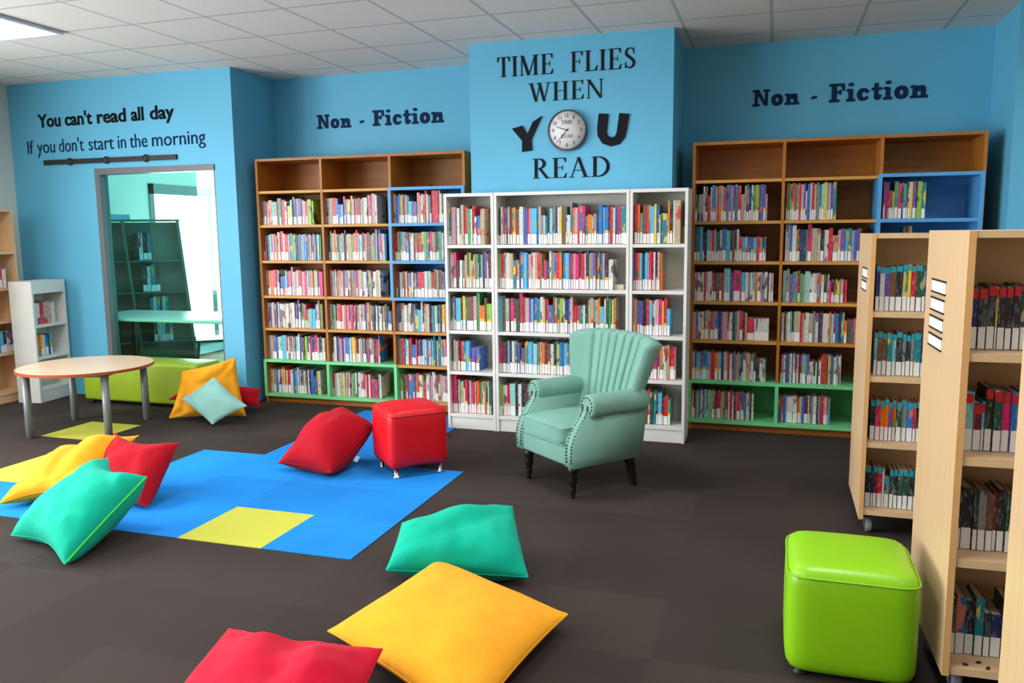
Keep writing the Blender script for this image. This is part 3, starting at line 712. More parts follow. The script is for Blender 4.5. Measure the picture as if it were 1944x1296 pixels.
for s in (-1, 1):
    prof = [(-.262, .197), (-.268, .27), (-.262, .33), (-.240, .39), (-.205, .44), (-.168, .49), (-.150, .53), (-.146, .58), (.25, .58), (.285, .50), (.245, .197)]
    bm = bmesh.new(); a, b = (s * .225, s * .305); prism(bm, prof, min(a, b), max(a, b), 'x'); bevel(bm, .012, 3, .35)
    for f in bm.faces: f.smooth = True
    arm = obj('arm', bm, up_m, ac)
    bm = bmesh.new(); cx = s * .285
    lathe(bm, [(.02, -.150), (.058, -.152), (.068, -.142), (.070, -.12), (.070, .23), (.066, .262), (.045, .285), (.01, .292)], cx, .545, 28, 'y')
    obj('arm_roll', bm, up_m, arm)
    bm = bmesh.new(); n = 0
    for zc in [(.50 + .10 * k / 7) for k in range(0)]: pass
    path = [(-.150, .545), (-.154, .515), (-.172, .482), (-.205, .436), (-.240, .386), (-.264, .328), (-.271, .27), (-.266, .21)]
    pts = []
    for (p, q) in zip(path, path[1:]):
        for k in range(3): pts.append((p[0] + (q[0] - p[0]) * k / 3, p[1] + (q[1] - p[1]) * k / 3))
    for xx in (s * .245, s * .292):
        for (py, pz) in pts[::1]: bmesh.ops.create_icosphere(bm, subdivisions=1, radius=.0068, matrix=Matrix.Translation((xx, py - .001, pz)))
    for k in range(14):
        u = 2 * PI * k / 14; bmesh.ops.create_icosphere(bm, subdivisions=1, radius=.0062, matrix=Matrix.Translation((cx + .048 * math.cos(u), -.153, .552 + .048 * math.sin(u))))
    o = obj('nailhead_trim', bm, mat('aged_nailheads', (92, 98, 84), .35, .1, metal=.7), arm); o['label'] = 'dark nailhead trim'
# channelled wing back
def back_pt(s, t, front):
    tt = t ** 1.15; w = .245 + .135 * tt ** 1.1
    x = s * w; z = .30 + .605 * t - .03 * (abs(s) ** 3) * t
    y = .165 + .125 * t + .012 * t * t
    wing = max(0, abs(s) - .45) / .55
    if front:
        y -= .10 * wing ** 1.7 * (.55 + .45 * t)
        dd = min(abs(s - k * .2) for k in range(-3, 4)); y += .016 * math.exp(-(dd / .022) ** 2) * min(1, t * 4) - .006 * (1 - (2 * dd / .2 - 1) ** 2 if abs(s) < .7 else 0)
    else:
        y += .085 - .055 * wing ** 2
    return Vector((x, y, z))
bm = bmesh.new(); ns, nt = 150, 24; fr_, bk_ = [], []
for j in range(nt + 1):
    fr_.append([bm.verts.new(back_pt(-1 + 2 * i / ns, j / nt, True)) for i in range(ns + 1)])
    bk_.append([bm.verts.new(back_pt(-1 + 2 * i / ns, j / nt, False)) for i in range(ns + 1)])
for j in range(nt):
    for i in range(ns):
        bm.faces.new((fr_[j][i], fr_[j][i + 1], fr_[j + 1][i + 1], fr_[j + 1][i])); bm.faces.new((bk_[j][i + 1], bk_[j][i], bk_[j + 1][i], bk_[j + 1][i + 1]))
def bulge_edge(A, B, out):
    mids = [bm.verts.new((a.co + b.co) / 2 + o_) for a, b, o_ in zip(A, B, out)]
    for i in range(len(A) - 1):
        bm.faces.new((A[i], A[i + 1], mids[i + 1], mids[i])); bm.faces.new((mids[i], mids[i + 1], B[i + 1], B[i]))
bulge_edge(fr_[nt], bk_[nt], [Vector((0, 0, .022))] * (ns + 1))
L_, R_ = [r[0] for r in fr_], [r[ns] for r in fr_]
bulge_edge(L_, [r[0] for r in bk_], [Vector((-.022, -.004, 0))] * (nt + 1)); bulge_edge(R_, [r[ns] for r in bk_], [Vector((.022, -.004, 0))] * (nt + 1))
bulge_edge(fr_[0], bk_[0], [Vector((0, 0, -.01))] * (ns + 1))
bmesh.ops.remove_doubles(bm, verts=bm.verts[:], dist=.0005)
bmesh.ops.holes_fill(bm, edges=[e for e in bm.edges if e.is_boundary], sides=8)
for f in bm.faces: f.smooth = True
bk = obj('backrest', bm, up_m, ac)
bm = bmesh.new(); prism(bm, [(.19, .197), (.255, .197), (.30, .50), (.24, .50)], -.262, .262, 'x'); bevel(bm, .015, 3); obj('outside_back', bm, up_m, ac)
for s in (-1, 1):
    bm = bmesh.new(); lathe(bm, [(.012, 0), (.015, .01), (.012, .02), (.019, .035), (.021, .06), (.016, .075), (.026, .09), (.028, .12), (.024, .14), (.03, .155), (.032, .2)], s * .235, -.215, 20)
    obj('leg', bm, M['dark_wood'], ac)
    bm = bmesh.new(); r0 = [bm.verts.new((s * .235 + dx, .245 + dy, 0)) for dx, dy in ((-.016, -.016), (.016, -.016), (.016, .016), (-.016, .016))]; r1 = [bm.verts.new((s * .228 + dx, .205 + dy, .2)) for dx, dy in ((-.025, -.025), (.025, -.025), (.025, .025), (-.025, .025))]
    for k in range(4): bm.faces.new((r0[k], r0[(k + 1) % 4], r1[(k + 1) % 4], r1[k]))
    bm.faces.new(r0[::-1]); bm.faces.new(r1); obj('leg', bm, M['dark_wood'], ac)

# ------------------------------------------------------------------ floor cushions
def cushion(name, label, corners, thick, m, seed, n=36, p=2.6, pinch=.06, wr=.010, group=None, wfreq=7.0, zmin=.0046, lump=0.0, dent_s=0.0, dent_n=0.0):
    """stuffed square cushion spanned by four corners (bilinear mid-surface), puffed on both sides, creased, resting flat where it meets the floor"""
    c = [Vector(q) for q in corners]; ctr = sum(c, Vector()) / 4
    bm = bmesh.new(); base = thing(name, label, 'cushion', (ctr.x, ctr.y, 0), 0, group)
    off = Vector((seed * 7.3, seed * 3.1, seed * 1.7))
    def mid(u, v): return c[0] * (1 - u) * (1 - v) + c[1] * u * (1 - v) + c[2] * u * v + c[3] * (1 - u) * v
    def nrm(u, v):
        e = .01; a = mid(min(u + e, 1), v) - mid(max(u - e, 0), v); b = mid(u, min(v + e, 1)) - mid(u, max(v - e, 0)); return a.cross(b).normalized()
    top, bot = [], []
    for j in range(n + 1):
        rt_, rb_ = [], []
        for i in range(n + 1):
            # finer rows near the seams
            u = .5 - .5 * math.cos(PI * i / n); v = .5 - .5 * math.cos(PI * j / n)
            a, b = 2 * u - 1, 2 * v - 1
            uu = .5 + .5 * a * (1 - pinch * (1 - b * b)) ; vv = .5 + .5 * b * (1 - pinch * (1 - a * a))
            vv += dent_s * (1 - v) ** 2 * (1 - a * a) ** 1.5 - dent_n * v * v * (1 - a * a) ** 1.5
            P = mid(uu, vv); N_ = nrm(uu, vv)
            h = thick / 2 * (max(0, (1 - abs(a) ** p) * (1 - abs(b) ** p))) ** .52
            edge = max(abs(a), abs(b)); w = 0
            if edge < .999:
                q = P * wfreq + off
                w = wr * (noise.noise(q) + .6 * noise.noise(q * 2.1)) * min(1, (1 - edge) * 6)
                # creases running in from the corners
                corner = abs(a * b); dd = noise.noise(Vector((math.atan2(b, a) * 5 + seed, seed, 0)))
                w += wr * 1.3 * corner * dd * min(1, (1 - edge) * 8)
                if lump:   # broad slumped folds
                    f1 = noise.noise(P * 3.4 + off * 1.9); w += lump * (abs(f1) * 2 - .55) * min(1, (1 - edge) * 4)
            Pt = P + N_ * max(h * .35, h + w); Pb = P - N_ * max(h * .35, h + w * .5)
            for q in (Pt, Pb): q.z = max(q.z, zmin)
            rt_.append(bm.verts.new(Pt - base.location)); rb_.append(rt_[-1] if edge > .9999 else bm.verts.new(Pb - base.location))
        top.append(rt_); bot.append(rb_)
    for j in range(n):
        for i in range(n):
            q = (top[j][i], top[j][i + 1], top[j + 1][i + 1], top[j + 1][i]); bm.faces.new(q)
            q = (bot[j][i + 1], bot[j][i], bot[j + 1][i], bot[j + 1][i + 1])
            if len(set(q)) == 4:
                try: bm.faces.new(q)
                except ValueError: pass
    for f in bm.faces: f.smooth = True
    ring = [top[0][i].co.copy() for i in range(n + 1)] + [top[j][n].co.copy() for j in range(1, n + 1)] + [top[n][i].co.copy() for i in range(n - 1, -1, -1)] + [top[j][0].co.copy() for j in range(n - 1, 0, -1)]
    edges = {'s': [top[0][i].co.copy() for i in range(n + 1)], 'e': [top[j][n].co.copy() for j in range(n + 1)]}
    obj('cover', bm, m, base)
    bm = bmesh.new(); tube(bm, [(q.x, q.y, max(q.z, .0085)) for q in ring + ring[:1]], .0035, 6); obj('seam', bm, m, base)
    return base, edges
G = 'big floor cushions'
cu1, ed = cushion('cushion', 'turquoise floor cushion with a green zip at the left, leaning on the red one', [(-3.70, 3.06, .03), (-3.14, 2.86, .02), (-3.09, 3.36, .30), (-3.52, 3.54, .32)], .27, M['teal_cloth'], 1.3, p=3.4, pinch=.03, wr=.012, lump=.02, dent_s=.07, dent_n=.12, group=G)
bm = bmesh.new(); tube(bm, [(q.x, q.y, q.z + .002) for q in ed['e'][3:-3]], .006, 8); obj('zip', bm, M['zip_green'], cu1)['label'] = 'bright green zip'
cushion('cushion', 'red floor cushion behind the turquoise one with a zip at left', [(-3.80, 3.66, .04), (-3.34, 3.62, .03), (-3.38, 3.95, .31), (-3.86, 3.95, .34)], .24, M['red_cloth'], 2.7, lump=.03, dent_n=.10, group=G)
cushion('cushion', 'yellow floor cushion slumped at the far left beside the red and turquoise ones', [(-4.18, 3.40, .04), (-3.80, 3.50, .10), (-3.70, 3.98, .33), (-4.36, 3.95, .15)], .22, M['yellow_cloth'], 3.9, wr=.02, lump=.045, dent_s=.08, group=G)
cushion('cushion', 'turquoise floor cushion in the middle behind the flat yellow one', [(-1.60, 3.12, .07), (-.99, 3.27, .05), (-1.19, 3.67, .22), (-1.63, 3.36, .20)], .24, M['teal_cloth'], 4.4, p=3, pinch=.02, wr=.016, lump=.02, group=G)
cushion('cushion', 'flat yellow floor cushion in the centre foreground', [(-.84, 2.14, .06), (-.73, 2.94, .07), (-1.395, 3.23, .10), (-1.57, 2.57, .06)], .17, M['yellow_cloth'], 5.2, wr=.006, group=G)
cushion('cushion', 'crimson floor cushion cut off by the bottom photo edge beside the flat yellow one', [(-1.76, 1.74, .05), (-1.06, 1.66, .06), (-1.24, 2.37, .14), (-1.93, 2.46, .07)], .22, M['crimson_cloth'], 6.6, wr=.016, lump=.03, dent_n=.04, group=G)
rc, _ = cushion('cushion', 'big dark red floor cushion leaning against the red cube pouf', [(-3.07, 4.50, .06), (-2.62, 4.40, .06), (-2.54, 4.86, .26), (-2.86, 5.00, .34)], .32, M['red_cloth'], 7.1, wr=.016, lump=.04, group=G)
bm = box(-.014, .014, -.001, .001, -.02, .02); o = obj('care_tag', bm, M['paper'], rc); o.location = Vector((-2.545, 4.60, .10)) - rc.location; o.rotation_euler = (.2, .5, .6); o['label'] = 'white care tag'
cushion('cushion', 'orange yellow cushion lying on the blue carpet behind the big dark red one', [(-3.02, 5.62, .05), (-2.66, 5.30, .05), (-2.36, 5.64, .05), (-2.72, 5.96, .05)], .12, M['yellow_cloth'], 8.3, group=G)
cushion('cushion', 'red floor cushion hidden behind the upright yellow one by the bench', [(-5.00, 5.76, .13), (-4.24, 6.00, .06), (-4.32, 6.14, .18), (-4.86, 5.86, .28)], .12, M['red_cloth'], 9.4, group=G)
cushion('cushion', 'upright yellow floor cushion leaning on the end of the green bench', [(-4.80, 5.52, .03), (-4.22, 5.76, .03), (-4.40, 5.90, .50), (-4.72, 5.62, .41)], .20, M['yellow_cloth'], 10.2, wr=.02, lump=.045, group=G)
cushion('cushion', 'small pale aqua cushion propped against the upright yellow one', [(-4.325, 5.46, .02), (-4.08, 5.585, .16), (-4.43, 5.645, .37), (-4.66, 5.515, .20)], .11, M['aqua_cloth'], 11.7, n=26, wr=.01, lump=.012)
BAYS = [
 ('L0', 1, 6.481, 1.626, -4.47, -3.931, 0.215, 0.6, 'b c r P s2 c2 o e^ t^ r2 w y2_ a g^ n^ P^ v^2 s P r l2 l'),
 ('L0', 2, 6.481, 1.307, -4.474, -3.87, 0.235, 0.45, 'w l r t2 a v P r o s^ P^ r^2 w r2 P t2 e l n b u g c b2 t n P u g b g a e'),
 ('L0', 3, 6.481, 0.99, -4.464, -3.868, 0.225, 0.8, 's w r s o2 p2 w w n_ b_ b_2 a v p b P^ P2 a P r2 P2 p2 a P s o a y P v p2'),
 ('L0', 4, 6.481, 0.693, -4.487, -3.876, 0.225, 0.25, 'r c w2 v w P w n w v w2 w s w2 w s w2 k v v^ w l2 e r o_ y_ c_2 c_2 g w g^ l u'),
 ('L0', 5, 6.481, 0.399, -4.483, -3.868, 0.215, 0.6, 'm w w2 o b2 v a2 l c2 c r w s m P g a2 w^ n v u l2 k w p n2 p^2 s n k w s'),
 ('L0', 6, 6.481, 0.083, -4.47, -3.93, 0.22, 0.6, 'w2 w s o b2 w g w o^ y r w r2 w2 b2 c w^ g w g2 w g k w m b2 b_2 u y w'),
 ('L1', 1, 6.481, 1.626, -3.813, -3.301, 0.225, 0.8, 'g w2 s r2 b b_ b_ c_ r^ b t2 s^ P o v r s g w2 P^ r^ P^2 w^'),
 ('L1', 2, 6.481, 1.307, -3.806, -3.223, 0.235, 0.45, 'v n l^ s2 r^ s k e s g2 n^ s s2 s l r P r^ P a2 d r P u2 u P e2 P^ v b^ p s a n'),
 ('L1', 3, 6.481, 0.99, -3.796, -3.29, 0.23, 0.15, 'g r g2 w d s2 o P v g2 w s k o b2 r P s2 g w2 g g t s w2 w s2 w'),
 ('L1', 4, 6.481, 0.693, -3.813, -3.193, 0.225, 0.4, 's w g b l n o r2 p w s r2 P v r2 p g k r P w s2 v n s2^ o g g k g w k w2 s g u d u b_2'),
 ('L1', 5, 6.481, 0.399, -3.809, -3.317, 0.22, 0.4, 'r k g w2 n P v P v P2 b2 b c w s y2 o m k w s P g2 k g r g w g s m2 r o b^'),
 ('L1', 6, 6.481, 0.083, -3.83, -3.313, 0.215, 0.3, 'm2 r w2 w2 s2 w l w r s g s e2 w k w2 w s r P r w r2_ b_ r_2 m_ g w'),
 ('L2', 1, 6.481, 1.626, -3.168, -2.668, 0.24, 0.7, 's k w b2 b l r s g t c_2 r_ b_2 P^ o^ P w s r^ w g k r^2 r^2 P^ w d s'),
 ('L2', 2, 6.481, 1.307, -3.139, -2.674, 0.245, 0.6, 'r2 e t2 g2 g2 b w2 u o u r2 l2 s t2 r2 s g d k e2 w g'),
 ('L2', 3, 6.481, 0.99, -3.153, -2.681, 0.22, 0.8, 'r2 k w s u u P r t2 w w b n r2 r2 w2 a2 o r u^2 s^ u^2 g v'),
 ('L2', 4, 6.481, 0.693, -3.143, -2.679, 0.24, 0.4, 'g b n s2 w2 s w2 g g t_2 c_2 w^ k s2 w u g t2 w e b n y2 o'),
 ('L2', 5, 6.481, 0.399, -3.148, -2.676, 0.23, 0.5, 'a^ g2 r2 d c w u r b_2 b_ r k v n g a w b2 w g c t^ d w t2^ s b P r'),
 ('L2', 6, 6.481, 0.083, -3.141, -2.672, 0.235, 0.5, 'd l2 d u r m t b2 v u o r w2 l r_2 w2 g P w^2 s u w s2 P2 g s'),
 ('WA', 1, 5.962, 1.45, -2.444, -2.131, 0.285, 0.85, 's2 t5 P6 u2 w4 n2 s4^ r5 e5 w2 r3 w3_ b5_ s6'),
 ('WA', 2, 5.962, 1.115, -2.441, -2.08, 0.27, 0.85, 'm4 w8 p6 d4_ k3_ w5_ g4_ s5 u4 l4 s5_ s4 e5 d3 u4 c3 k4 v4 w3 m6'),
 ('WA', 3, 5.962, 0.784, -2.446, -2.085, 0.265, 0.85, 't4 n2 t3 w3 k2 c9 k3 y5 t3 u12 P6 e5^ o9_ u3 l9_'),
 ('WA', 4, 5.962, 0.461, -2.445, -2.192, 0.24, 0.85, 'e5 k2 P4 s4 k3 r5 t4 c5 b3 v7_ b6_'),
 ('WA', 5, 5.962, 0.121, -2.452, -2.086, 0.26, 0.85, 's4 r6^ p10^ m3 w4 e3 s8 w4_ r7 n3 P6 p6 m3 s4 o6 r4 e6 w5 o4 t5 a3 u4 d4'),
 ('WB', 1, 5.962, 1.45, -2.03, -1.031, 0.275, 0.85, 'd4 d3 w3 r3 g3 n3 s3 m4 s2 o5 u5 w7 b4 v3 r4 P2 c10 b3 s4 g4_ w3_ t4_ k4 a5 g4 k4 w4 y3 u6 e2 w6_ b3^ o4 P5 r3 b5 p4 e4_ o6_ s4_ g5_ n3_ b6 c4 b6 k2 r5 a4 v5 r4 t10'),
 ('WB', 2, 5.962, 1.115, -2.016, -1.137, 0.275, 0.85, 'l3 r6 t2 w8 s6 t5_ s6_ n3 b4 c6 b3 P5 s3 w4 s4 r5 y2 m5_ p4_ d5_ w4 s4 b4 r5 o5 k2 b4 c6 v3 r4 P4 p6 m4 r6 w2 n5 y2 g5 v5 r3 l3 b5 P3 k7_ w7_'),
 ('WB', 3, 5.962, 0.784, -2.023, -1.115, 0.265, 0.85, 'c6 u6 a4 s3 k2 p6 m4 d6 r6^ u4 P7 v4 c4 b6 t6 w6 s3 r5 b8_ u4 s4 t3 y2 l5 w3 n5 b3 w2 P4 r6_ r5_ t6_ w4_ d5_ s3 s6 g4 s4 o3 c7_ w3 d4 e4 k2 y3 s3'),
 ('WB', 4, 5.962, 0.461, -2.029, -1.125, 0.245, 0.85, 'p6 m6 k2 c3 m4 w4 t4 v4 k3 b4_ o3 t3 c6 b2 a6 g3 s4 o4 m5 u4 w5 k4 w2 l3 b5 c6 t3 r6 k3 y3 r6 w2 P4 p4 v3 b3 r5 c4 y4 w5 n5 g5 P4'),
 ('WB', 5, 5.962, 0.121, -2.031, -1.386, 0.25, 0.85, 'l6 w6 r4 a8 k4 w5 k6 m7 P4 w3 g4 P4 m4 w3 p5 n4 w4 r4 t5 w4 s5 b4 c4 w4 g4'),
 ('WC', 1, 5.962, 1.45, -0.981, -0.654, 0.275, 0.85, 'r5 o3 g4_ u6 r3 s2 c6 y3 b4 y2_ t10_ o3^ k4^ w3^ s8^'),
 ('WC', 2, 5.962, 1.115, -0.985, -0.779, 0.275, 0.85, 'v4 p4 o4 c4 n5 c5 a2 r5 p4 w3 k4 P4 o4'),
 ('WC', 3, 5.962, 0.784, -0.984, -0.718, 0.265, 0.85, 'P4 o3 b4 v4 n3 k4 r5 c5 w5 P6 p5 y3 r5 c5_'),
 ('WC', 4, 5.962, 0.461, -0.971, -0.671, 0.25, 0.85, 'g4 b5 y4 w4 c5 t4 p4 p6 v4 o5 w6 s4 r8 g2'),
 ('WC', 5, 5.962, 0.121, -0.944, -0.704, 0.25, 0.85, 'g4 w4 y4 u4 s4 d5 t5 n3 c6 k2 r8_ e4_'),
 ('R0', 1, 6.447, 1.608, -0.599, -0.073, 0.265, 0.6, 'g4_ l3_ g8_ w3 d5 r5_ s3 b6 a3 r3 o4 P4 e3 r3 g4 b4 P3 v4 t5 r6 P6_ s3 g5 n4 w3 e4 l6 r2 b6 v4 P3_'),
 ('R0', 2, 6.447, 1.307, -0.617, -0.073, 0.235, 0.85, 'g3 n6^ t6^ c5^ n3 k5 c5 P4 r5 w2 t4 k4 w4 b8 c7 k4 u4 n4 w4 r6_ c6_ w3_ b7_ v4_ c6_ p5_ o6_ n3_ b3_'),
 ('R0', 3, 6.447, 1.003, -0.611, -0.011, 0.22, 0.4, 'b6 w3 v2 w14 r4 P4 w8 r4 n5 u6 u6 r4 a12^ b3^ v4 p14^ r2 c8 w6 g3 w6 c4 o5 w7 P2 g5 w6 n3 w4 P5'),
 ('R0', 4, 6.447, 0.705, -0.605, -0.034, 0.22, 0.5, 'y3 P6 b3 w6 w6 k2 s6 s5 r5 P2 b8 n5 v3 P10 p3 w7 k4 t4 P6 r6 m4 s4 r14_ w28_'),
 ('R0', 5, 6.447, 0.389, -0.61, -0.045, 0.215, 0.5, 'a4 s6 b4 c8 w3 v3 b12 c6 P3 r6 r4 o8 w2 c6 n6 w4 P5 r5 w6 d3 v5 o5 c4 g6 k3 w8 s8 g3 w6 d6 k8_ w12_ t4_'),
 ('R0', 6, 6.447, 0.083, -0.619, -0.129, 0.22, 0.5, 'r4_ w5_ y3 n4 r3 c8 v3 w5 b5 a6 e3 a5 l5 s6 w3 k2 m3 r8 s8 e5 r3 k2 w5 r6 w4 m5 P3 r7 w4 v6 t6 w5 P3 k5 w5'),
 ('R1', 1, 6.447, 1.608, 0.058, 0.405, 0.27, 0.6, 'r3 e5 l4 s4 r4 e3 s3 r4 P5 v4 w3_ b6 w3 r5 s4 g6 t4 a5 y6 c3 P4 v5 t6'),
 ('R1', 2, 6.447, 1.307, 0.062, 0.584, 0.235, 0.7, 'w9^ b5^ w8^ o4 k3 n12 e3 p8^ s12 w5 k7 w9 r8 s10_ P5 v8 c6 t7 P4 b6 v4 u4'),
 ('R1', 3, 6.447, 1.003, 0.055, 0.503, 0.215, 0.4, 'a8^ s6^ v7 g3 e8^ r5^ e7 P3 a10^ w12 P4 s5 b3 y6 k7 w4 p4_ k6_ r3_ l4_ y4_ g3_ P5_ r8_'),
 ('R1', 4, 6.447, 0.705, 0.055, 0.582, 0.225, 0.4, 'w6 n4 y3 w6 c4 k4 s14 r5 s4 w10 s8 g6 w6 n5 m4 w14 o4 a6 r4 b6 n6 t6 o6_ u8_ v5_ o5_ w3_'),
 ('R1', 5, 6.447, 0.389, 0.058, 0.487, 0.22, 0.4, 'r3 P4 w6 b3 m3 t4 w6 v3 w6 g4 P4 m4 p4 c10 P4 v5 w5_ w6_ k4_ w4_ k4_ w6_ o3 r8 o4 k2 y3 w4 v5 e3 w6 a3 w6 P3'),
 ('R1', 6, 6.447, 0.083, 0.051, 0.422, 0.21, 0.5, 'b5 r3 s4 b6 w16 w10 k2 o5 w3 b6 m8 w4 k2 g6 w8 k3 g6 r7 P8 r2 c5'),
 ('R2', 1, 6.447, 1.608, 0.715, 0.991, 0.26, 0.8, 'v5 p5 t2 r7_ l4_ e8 p7 g3 e6 k3 w6 y4 v6 k3 l9 t8'),
 ('R2', 2, 6.447, 1.307, 0.781, 1.037, 0.25, 0.8, 'g5_ r5_ n4_ k6 o4 w6_ r5_ r6_ b5_'),
 ('CA', 1, 4.405, 1.14, 0.475, 0.743, 0.222, 1, 'n5 w6 v6 u7 k8 t6 y4 r6 d7 d4 b6 k6'),
 ('CA', 2, 4.405, 0.818, 0.482, 0.737, 0.212, 1, 'a4 u6 u6 t6 a5 k8 g4 k6 g4 t8 n6 d6'),
 ('CA', 3, 4.405, 0.484, 0.478, 0.733, 0.205, 1, 'k5 r5 o4 o4 v3 o4 d5 g5 b6 r3 k4 n5'),
 ('CA', 4, 4.405, 0.134, 0.469, 0.742, 0.205, 1, 'k6 n2 m4 r5 w2 g5_ d4 k4 d5 d5 k5 d5 t5'),
 ('CB', 1, 2.94, 1.158, 0.604, 0.852, 0.205, 1, 'n11 k12 k12 y3 k11 k10 k11 d10 m10 k11 b10 k10'),
 ('CB', 2, 2.94, 0.823, 0.6, 0.86, 0.205, 1, 'r2 a13 m12_ c4_ k11 d12 p12 b12 k11 t11 n11 k11'),
 ('CB', 3, 2.94, 0.485, 0.588, 0.868, 0.205, 1, 'k11 k13 k6 g9 u8 m5 k9 d11 e6 k10 n10 k10'),
 ('CB', 4, 2.94, 0.115, 0.587, 0.885, 0.2, 1, 'w3_ k11 b12 k12 t11 k9_ n14_ k11 d10 k10 m11 k10'),
]

# ------------------------------------------------------------------ things in the glazed reading room
dt = thing('reading_table', 'white table on dark legs seen through the interior window', 'table', (-5.75, 7.02, 0))
obj('tabletop', rbox(-.93, .93, -.60, .20, .715, .745, .008), mat('white_laminate', (228, 234, 230), .25, .02), dt)
for x in (-.85, .80):
    for y in (-.5, .12): bm = bmesh.new(); lathe(bm, [(.03, 0), (.03, .715)], x, y, 14); obj('leg', bm, M['black_plastic'], dt)
ch = thing('plastic_chair', 'dark green plastic chair behind the white table in the reading room', 'chair', (-5.82, 7.50, 0), -PI / 4 - .1)
green_p = mat('dark_green_plastic', (30, 86, 72), .35, .04)
bm = rbox(-.22, .22, -.22, .22, .40, .43, .014); obj('seat', bm, green_p, ch)
bm = bmesh.new()
for i in range(13):
    pass
pts = [(-.21 + .42 * i / 12, .215 + .05 * (1 - ((i - 6) / 6) ** 2)) for i in range(13)]
for (p, q) in zip(pts, pts[1:]): prism(bm, [p, q, (q[0], q[1] + .014), (p[0], p[1] + .014)], .54, .76, 'z')
obj('backrest', bm, green_p, ch)
for x in (-.19, .19):
    bm = bmesh.new(); tube(bm, [(x, -.22, 0), (x, -.18, .40)], .012, 8); obj('leg', bm, M['black_plastic'], ch)
    bm = bmesh.new(); tube(bm, [(x, .26, 0), (x, .20, .40), (x, .235, .74)], .012, 8); obj('leg', bm, M['black_plastic'], ch)
rk = thing('display_rack', 'grey green leaning display rack with sloping shelves beyond the interior window', 'display rack', (-6.71, 7.57, 0), .70)
gm = mat('rack_grey_green', (92, 112, 100), .5, .05); SHX = .075      # the rack's frame leans sideways
def lean(o): o.data.transform(Matrix(((1, 0, -SHX, SHX * .9), (0, 1, 0, 0), (0, 0, 1, 0), (0, 0, 0, 1)))); return o
for x in (-.42, -.20, .36): lean(obj('upright', box(x, x + .03, -.12, .12, 0, 1.70), gm, rk))
lean(obj('back_panel', box(-.42, .39, .105, .118, .02, 1.69), mat('rack_back', (150, 165, 150), .6, .04), rk))
lean(obj('top_panel', box(-.43, .40, -.125, .125, 1.70, 1.72), gm, rk))
for z in (.08, .36, .62, .92, 1.27): lean(obj('shelf', box(-.39, .36, -.12, .104, z - .015, z), gm, rk))
s = obj('rack_sign', box(-.36, -.10, -.11, -.102, 1.721, 1.775), mat('pale_blue_sign', (150, 205, 225), .5, .03), rk); lean(s)

# ------------------------------------------------------------------ books
PAL = dict(w=('white', (214, 210, 202)), g=('grey', (136, 138, 138)), k=('black', (38, 38, 42)), r=('red', (200, 22, 40)), m=('maroon', (104, 22, 40)), p=('pink', (226, 40, 116)),
           P=('pale pink', (206, 156, 164)), o=('orange', (232, 116, 34)), y=('yellow', (232, 196, 56)), b=('blue', (36, 106, 182)), c=('light blue', (84, 184, 222)), n=('navy', (36, 42, 96)),
           t=('teal', (28, 124, 136)), e=('green', (64, 154, 88)), l=('lime', (150, 188, 72)), v=('violet', (112, 72, 150)), u=('brown', (112, 76, 48)), s=('beige', (186, 166, 132)), a=('pale aqua', (150, 206, 196)), d=('dark green', (34, 78, 58)))
def spine_mat(name, rgb, rgb2):
    """cover with blotches of printed lettering and pictures running up the spine"""
    m, N, L, b = new_mat('cover_' + name.replace(' ', '_')); b.inputs['Roughness'].default_value = .4
    c = lin(rgb); lum = .3 * c[0] + .6 * c[1] + .1 * c[2]
    alt = tuple(min(1, x * .35) for x in c) if lum > .25 else tuple(min(1, x * .55 + .28) for x in c)
    second = lin(rgb2); g = N.new('ShaderNodeNewGeometry'); out = None
    for scale, lo, hi, share, other in (((34, 5, 10), .60, .615, .85 if lum > .05 else .12, second), ((190, 30, 46), .585, .63, .5, alt)):
        mp = N.new('ShaderNodeMapping'); mp.inputs['Scale'].default_value = scale; L.new(g.outputs['Position'], mp.inputs['Vector'])
        n = N.new('ShaderNodeTexNoise'); n.inputs['Scale'].default_value = 1.0; n.inputs['Detail'].default_value = 1; L.new(mp.outputs[0], n.inputs['Vector'])
        r = N.new('ShaderNodeMapRange'); r.inputs['From Min'].default_value = lo; r.inputs['From Max'].default_value = hi; r.inputs['To Max'].default_value = share; L.new(n.outputs[0], r.inputs['Value'])
        x = N.new('ShaderNodeMix'); x.data_type = 'RGBA'; L.new(r.outputs[0], x.inputs[0])
        if out is None: x.inputs[6].default_value = c + (1,)
        else: L.new(out, x.inputs[6])
        x.inputs[7].default_value = tuple(other) + (1,); out = x.outputs[2]
    L.new(out, b.inputs['Base Color'])
    return m
KEYS = list(PAL); COVER = {k: spine_mat(*PAL[k], PAL[KEYS[(i * 7 + 4) % len(KEYS)]][1]) for i, k in enumerate(KEYS)}
M['label'] = mat('spine_label_paper', (236, 234, 230), .6, .06, 160); M['dot'] = mat('yellow_dot', (240, 190, 40), .5, .03)
M['stick_cyan'] = mat('turquoise_series_sticker', (40, 160, 176), .4, .12, 60); M['stick_red'] = mat('red_series_sticker', (206, 40, 48), .4, .15, 90)
STUFF_MATS = [COVER[k] for k in KEYS] + [M['pages'], M['label'], M['dot']]
STUFF = bmesh.new()
CASE = {'L': 'the left wooden bookcase', 'R': 'the right wooden bookcase', 'WA': 'the white bookcase nearest the red pouf', 'WB': 'the wide white bookcase',
        'WC': 'the white bookcase behind the armchair', 'CA': 'the farther book trolley', 'CB': 'the nearer book trolley', 'S': 'the low white bookcase', 'B': 'the beech bookcase', 'D': 'the display rack'}
COLN = {'0': 'left bay', '1': 'middle bay', '2': 'right bay'}
